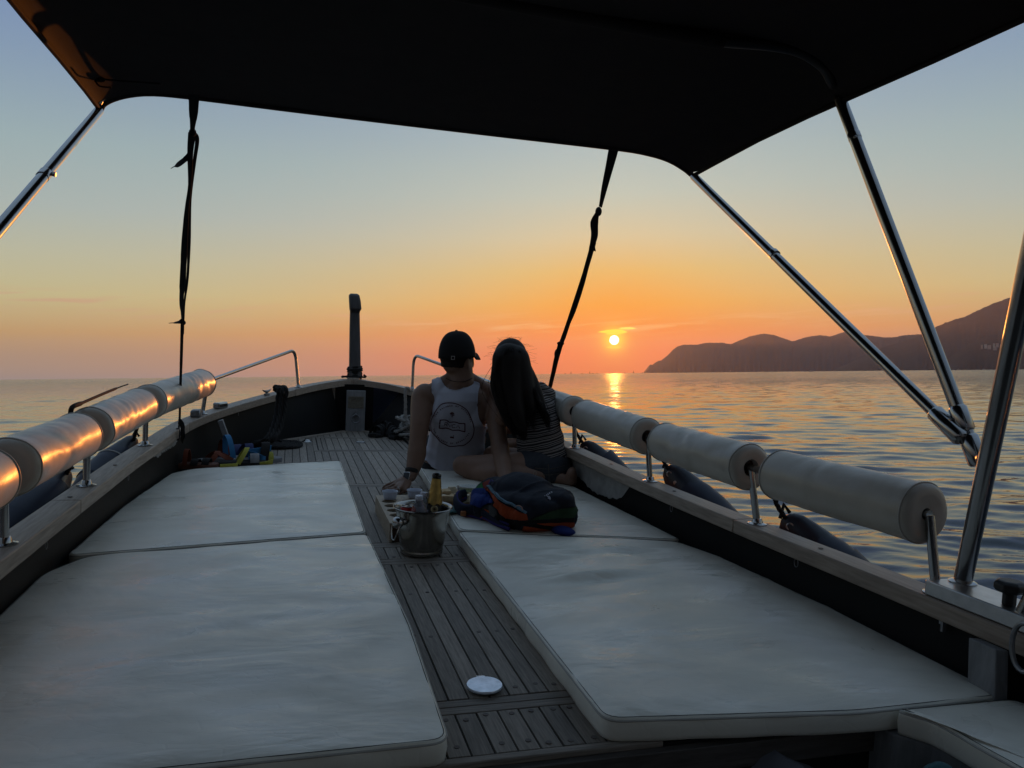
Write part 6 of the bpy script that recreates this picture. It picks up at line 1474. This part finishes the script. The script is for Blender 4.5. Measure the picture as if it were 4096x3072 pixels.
# long hair: a mass and loose strands
g = G()
g.ball(hq(-.008, 0, .012), (.108, .094, .108), 28, 18, RM2)
yh2 = yw_ - .02
limb(g, [P(2035, 1440, yh2), P(2036, 1520, yh2 - .02), P(2045, 1590, yh2 - .05), P(2062, 1660, yh2 - .08), P(2085, 1720, yh2 - .09), P(2100, 1758, yh2 - .09)], [.092, .090, .074, .060, .036, .010])
limb(g, [P(2060, 1440, yh2), P(2080, 1510, yh2 - .02), P(2100, 1570, yh2 - .05), P(2118, 1630, yh2 - .08), P(2128, 1690, yh2 - .09)], [.082, .076, .062, .040, .012])
limb(g, [P(2010, 1470, yh2), P(2003, 1540, yh2 - .02), P(2018, 1610, yh2 - .04), P(2038, 1680, yh2 - .07), P(2060, 1735, yh2 - .08)], [.060, .058, .050, .034, .010])
limb(g, [P(2085, 1470, yh2), P(2120, 1530, yh2 - .02), P(2150, 1590, yh2 - .05), P(2172, 1650, yh2 - .07), P(2193, 1700, yh2 - .07)], [.055, .048, .036, .022, .006])
hme, hbv = grow('hair', g, .007, 4, M['hair'], OFF[wo.name]); hr_ = part('hair', None, None, wo, me=hme)
rr_ = random.Random(12); g = G()
roots = [P(2035, 1400, yh2 - .07), P(2065, 1410, yh2 - .06), P(2005, 1430, yh2 - .06), P(2090, 1440, yh2 - .04)]
for i in range(420):
    t = rr_.random(); side = rr_.choice((0, 0, 1, 1, 2, 3))
    mids = ((2036, 1530, 2050, 1620, 2088, 1750, 46), (2085, 1520, 2108, 1600, 2130, 1700, 36), (2000, 1530, 2018, 1620, 2058, 1735, 30), (2122, 1535, 2155, 1605, 2198, 1705, 20))[side]
    j = rr_.gauss(0, .6); dx = j * mids[6]
    top_ = roots[side] + V((rr_.uniform(-.03, .03), rr_.uniform(-.01, .02), rr_.uniform(-.02, .02)))
    e_ = rr_.uniform(-45, 25)
    g.tube(spline([top_, P(mids[0] + dx * 1.05, mids[1] + rr_.uniform(-10, 10), yh2 - .085 + abs(j) * .04), P(mids[2] + dx * .9, mids[3], yh2 - .12 + abs(j) * .04), P(mids[4] + dx * .35 + rr_.uniform(-4, 4), mids[5] + e_, yh2 - .125)], 5), [.0014] * 6 + [.0011] * 5 + [.0009] * 4 + [.0004], 3)
for i in range(70):   # flyaways round the crown
    a = rr_.uniform(-.3, 3.4); p0_ = hq(-.01, math.cos(a) * .094, .012 + math.sin(a) * .106)
    d_ = (p0_ - hq(-.01, 0, .0)).normalized(); g.tube(spline([p0_ - d_ * .004, p0_ + d_ * .006 + fs2 * rr_.uniform(-.02, .02), p0_ + d_ * rr_.uniform(.006, .020) + fs2 * rr_.uniform(-.05, .05) + V((0, 0, rr_.uniform(-.03, .008)))], 4), .0004, 3)
g.v = [V(p) for p in g.v]; part('hair_strands', g, M['hair'], hr_, 180)

# ------------------------------------------------------------------ backpack
bpk = thing('backpack', 'multicoloured hiking backpack lying on the starboard mattresses behind the couple', 'backpack', (1.0, 3.15, .055))
g = G()
def rb(c, s, rz=0, k=.3):
    bm = bmesh.new(); bmesh.ops.create_cube(bm, size=1); bmesh.ops.subdivide_edges(bm, edges=bm.edges, cuts=5, use_grid_fill=True)
    Rz = Matrix.Rotation(rz, 3, 'Z'); bm.verts.index_update()
    vs = []
    for v in bm.verts:
        p = v.co * 2; l4 = (abs(p.x) ** 4 + abs(p.y) ** 4 + abs(p.z) ** 4) ** .25; p = p / max(l4, 1e-6); vs.append(V(c) + Rz @ V((p.x * s[0], p.y * s[1], p.z * s[2])))
    g.add(vs, [tuple(x.index for x in f.verts) for f in bm.faces]); bm.free()
rb((1.005, 3.08, .120), (.150, .180, .076), R_(-38)); rb((1.015, 3.01, .106), (.150, .105, .056), R_(10)); rb((1.05, 3.02, .150), (.11, .10, .055), R_(-10))
g.ball((.975, 3.16, .156), (.150, .150, .092), 30, 18); g.ball((.90, 3.24, .130), (.12, .13, .085), 24, 14)
rb((.885, 3.20, .100), (.10, .13, .05), R_(-30))
M['ripstop'] = mat('dark_navy_ripstop', (.013, .016, .026), .8, spec=.25, noise=.25, nscale=20, bump=.6, bscale=13, bdist=.012, stretch=(1, 1, 1))
kme, kbv = grow('pack_body', g, .007, 6, M['ripstop'], OFF[bpk.name])
from mathutils import noise as nz_
_ko = V(OFF[bpk.name])
for v in kme.vertices:
    p = v.co + _ko; a = nz_.noise(V((p.x * 9 + p.y * 4, p.y * 16 - p.x * 7, p.z * 10))); b = 1 - abs(nz_.noise(V((p.x * 7 + 3, p.y * 13 - p.x * 6, p.z * 6))))
    v.co += v.normal * (.005 * a + .012 * max(0, b - .82) * (1 if p.z > .09 else .3) * 3)
kbv = BVHTree.FromPolygons([v.co + _ko for v in kme.vertices], [tuple(q.vertices) for q in kme.polygons]); pk = part('pack_body', None, None, bpk, me=kme)
k_ = lambda L: [(1800 + x * .24864, 1860 + y * .24864) for x, y in L]
F = lambda n, c, **kw: mfab(n, c, **kw)
M['f_orange'] = F('rust_orange_nylon', (.33, .055, .016)); M['f_green'] = F('dark_green_nylon', (.020, .050, .022)); M['f_black'] = F('black_nylon', (.006, .006, .006)); M['f_blue'] = F('royal_blue_mesh', (.010, .028, .16)); M['f_grey'] = F('charcoal_nylon', (.05, .05, .052))
M['f_lgreen'] = F('bright_green_nylon', (.02, .14, .04)); M['f_red'] = F('dull_red_nylon', (.16, .02, .012)); M['f_purple'] = F('indigo_edging', (.028, .022, .13)); M['zip'] = F('pale_blue_zip_tape', (.10, .17, .22)); M['f_navy'] = F('navy_nylon', (.012, .016, .035))
PN = lambda n, L, m_, **kw: panel(n, k_(L), kbv, m_, bpk, 1.5, **kw)
PN('side_panel', [(555, 395), (610, 370), (700, 470), (800, 590), (900, 650), (1000, 690), (1100, 750), (1235, 790), (1262, 885), (1150, 895), (900, 860), (790, 780), (770, 720), (690, 650), (720, 610), (650, 450)], M['f_orange'], jit=.0012)
PN('lower_panel', [(1265, 890), (1600, 745), (1760, 705), (2060, 670), (2060, 720), (2000, 850), (1700, 862), (1300, 888)], M['f_green'], lift=.0035)
PN('black_band', [(1200, 890), (1300, 890), (2000, 855), (2000, 918), (1380, 930), (1180, 960), (1000, 1060), (860, 1000), (740, 860), (780, 790), (900, 868), (1150, 900)], M['f_black'], lift=.003)
PN('orange_band', [(1370, 935), (1990, 918), (2010, 1005), (1900, 1010), (1500, 965)], M['f_orange'], lift=.0045)
PN('black_band', [(1200, 965), (1380, 938), (1500, 968), (1990, 1010), (1990, 1060), (1700, 1050)], M['f_black'], lift=.0035)
PN('orange_band', [(1180, 975), (1700, 1045), (1760, 1050), (1660, 1110), (1200, 1085), (1160, 1040)], M['f_orange'], lift=.0045)
PN('back_padding', [(300, 505), (420, 385), (560, 392), (650, 470), (722, 608), (600, 640), (490, 690), (360, 640)], M['f_blue'], lift=.010)
PN('top_flap', [(520, 300), (640, 240), (650, 330), (600, 400), (555, 395)], M['f_red'], lift=.004)
PN('haul_patch', [(415, 385), (440, 340), (560, 255), (520, 300), (550, 392)], M['f_lgreen'], lift=.003)
PN('shoulder_pad', [(490, 690), (600, 640), (690, 650), (760, 720), (780, 790), (720, 840), (640, 790)], M['f_grey'], lift=.006)
bcor = at(1800 + 1860 * .24864, 1860 + 1105 * .24864, 1, 2.87)
part('pocket_tip', G().ball(bcor + V((0, .03, .004)), (.052, .05, .019), 20, 12, Matrix.Rotation(R_(8), 3, 'Y')), M['f_blue'], bpk)
def band(name, L, w, m_, lift=.006, y=None):
    q = spline([V((x, y_, 0)) for x, y_ in k_(L)], 6); pts = [(seen(kbv, p.x, p.y, lift)) for p in q]; pts = [p for p in pts if p]
    if len(pts) > 3: return part(name, G().tube(pts, w, 8, flat=(1, .45)), m_, bpk)
band('zip_tape', [(600, 350), (640, 352), (700, 425), (800, 540), (900, 598), (1000, 635), (1100, 695), (1230, 775)], .0085, M['zip'], .004)
band('zip_teeth', [(610, 356), (650, 372), (705, 437), (800, 548), (900, 606), (1000, 645), (1100, 706), (1220, 780)], .0016, M['f_black'], .0085)
band('zip_pull', [(1070, 715), (1090, 690), (1130, 688), (1165, 705), (1180, 740)], .0024, mat('pull_cord', (.28, .16, .12), .7), .012)
band('zip_pull', [(640, 330), (660, 280), (680, 262), (715, 285)], .0022, M['f_purple'], .008)
band('seam_piping', [(2020, 668), (1760, 700), (1600, 742), (1420, 820), (1265, 888)], .0022, M['f_black'], .004)
band('compression_cord', [(1110, 130), (1240, 100), (1330, 108), (1345, 120)], .0035, M['f_navy'], .004)
hook = at(1800 + 1365 * .24864, 1860 + 140 * .24864, 1, 3.2)
part('cord_loop', G().tube([hook + V((math.cos(a) * .006, 0, math.sin(a) * .012)) for a in [i * math.pi / 8 for i in range(16)]], .0014, 6, True), mat('pull_cord_pale', (.3, .26, .2), .7), bpk)
# shoulder strap arching out to the left
def free(L, ys): return [at(*k_([p])[0], 1, y) for p, y in zip(L, ys)]
sL = [(250, 480), (150, 520), (105, 590), (130, 680), (220, 750), (350, 760), (480, 770), (640, 850), (800, 960), (940, 1030)]
sy = [3.36, 3.34, 3.30, 3.25, 3.20, 3.17, 3.13, 3.06, 2.99, 2.94]
sp_ = spline(free(sL, sy), 6)
part('shoulder_strap', G().tube(sp_, list(np.interp(np.linspace(0, 1, len(sp_)), [0, .3, .6, .8, 1], [.028, .036, .034, .020, .012])), 14, flat=(.42, 1)), M['f_navy'], bpk, 60)
up_ = [p + V((0, 0, .030 if 6 < i < 38 else .018)) for i, p in enumerate(sp_)]
part('strap_edging', G().tube(up_, .0045, 8), M['f_purple'], bpk)
dn_ = [p + V((0, -.012, -.022 if 6 < i < 38 else -.012)) for i, p in enumerate(sp_)]
part('strap_edging', G().tube([V((p.x, p.y, max(p.z, .066))) for p in dn_], .0065, 8), M['f_purple'], bpk)
md_ = [p + V((0, -.016, -.010)) for p in sp_[2:44]]
part('strap_webbing', G().strip(md_, .016, .0012, (0, .2, 1)), M['f_red'], bpk, 50)
pch = [sp_[i] + V((0, -.0165, .004)) for i in range(34, 42)]
part('strap_patch', G().strip(pch, .044, .0015, (0, .2, 1)), M['f_orange'], bpk, 50)
pch2 = [sp_[i] + V((-.006, -.015, .006)) for i in range(4, 12)]
part('strap_patch', G().strip(pch2, .040, .0015, (0, .2, 1)), M['f_red'], bpk, 50)
bk_ = at(*k_([(215, 780)])[0], 1, 3.17)
part('strap_buckle', G().box(bk_, (.024, .012, .022)), mat('orange_buckle', (.32, .11, .03), .5), bpk, None, .004)
# the maker's lettering and its animal mark, reading down from the upper right
M['logo'] = mat('grey_logo', (.32, .31, .36), .6)
lg = lambda x, y: (2130 + x * .06027, 1930 + y * .06027)
for ch, x, y in (('c', 1280, 690), ('o', 1145, 755), ('t', 1045, 820), ('o', 955, 885)):
    put_glyph(kbv, ch, *lg(x, y), 10.5, R_(146), bpk, M['logo'], 'logo_letter', 1.05)
panel('logo_mark', [lg(*p) for p in ((900, 935), (1090, 920), (1150, 950), (1195, 1020), (1195, 1120), (1175, 1215), (1150, 1210), (1145, 1130), (1130, 1130), (1125, 1215), (1105, 1210), (1095, 1135), (1010, 1105), (945, 1080), (1000, 1065), (1035, 1030), (990, 1000))], kbv, M['logo'], bpk, .7, .0035, solid=.0004)
panel('logo_mark', [lg(*p) for p in ((765, 950), (805, 885), (840, 915), (880, 945))], kbv, M['logo'], bpk, .7, .0035, solid=.0004)
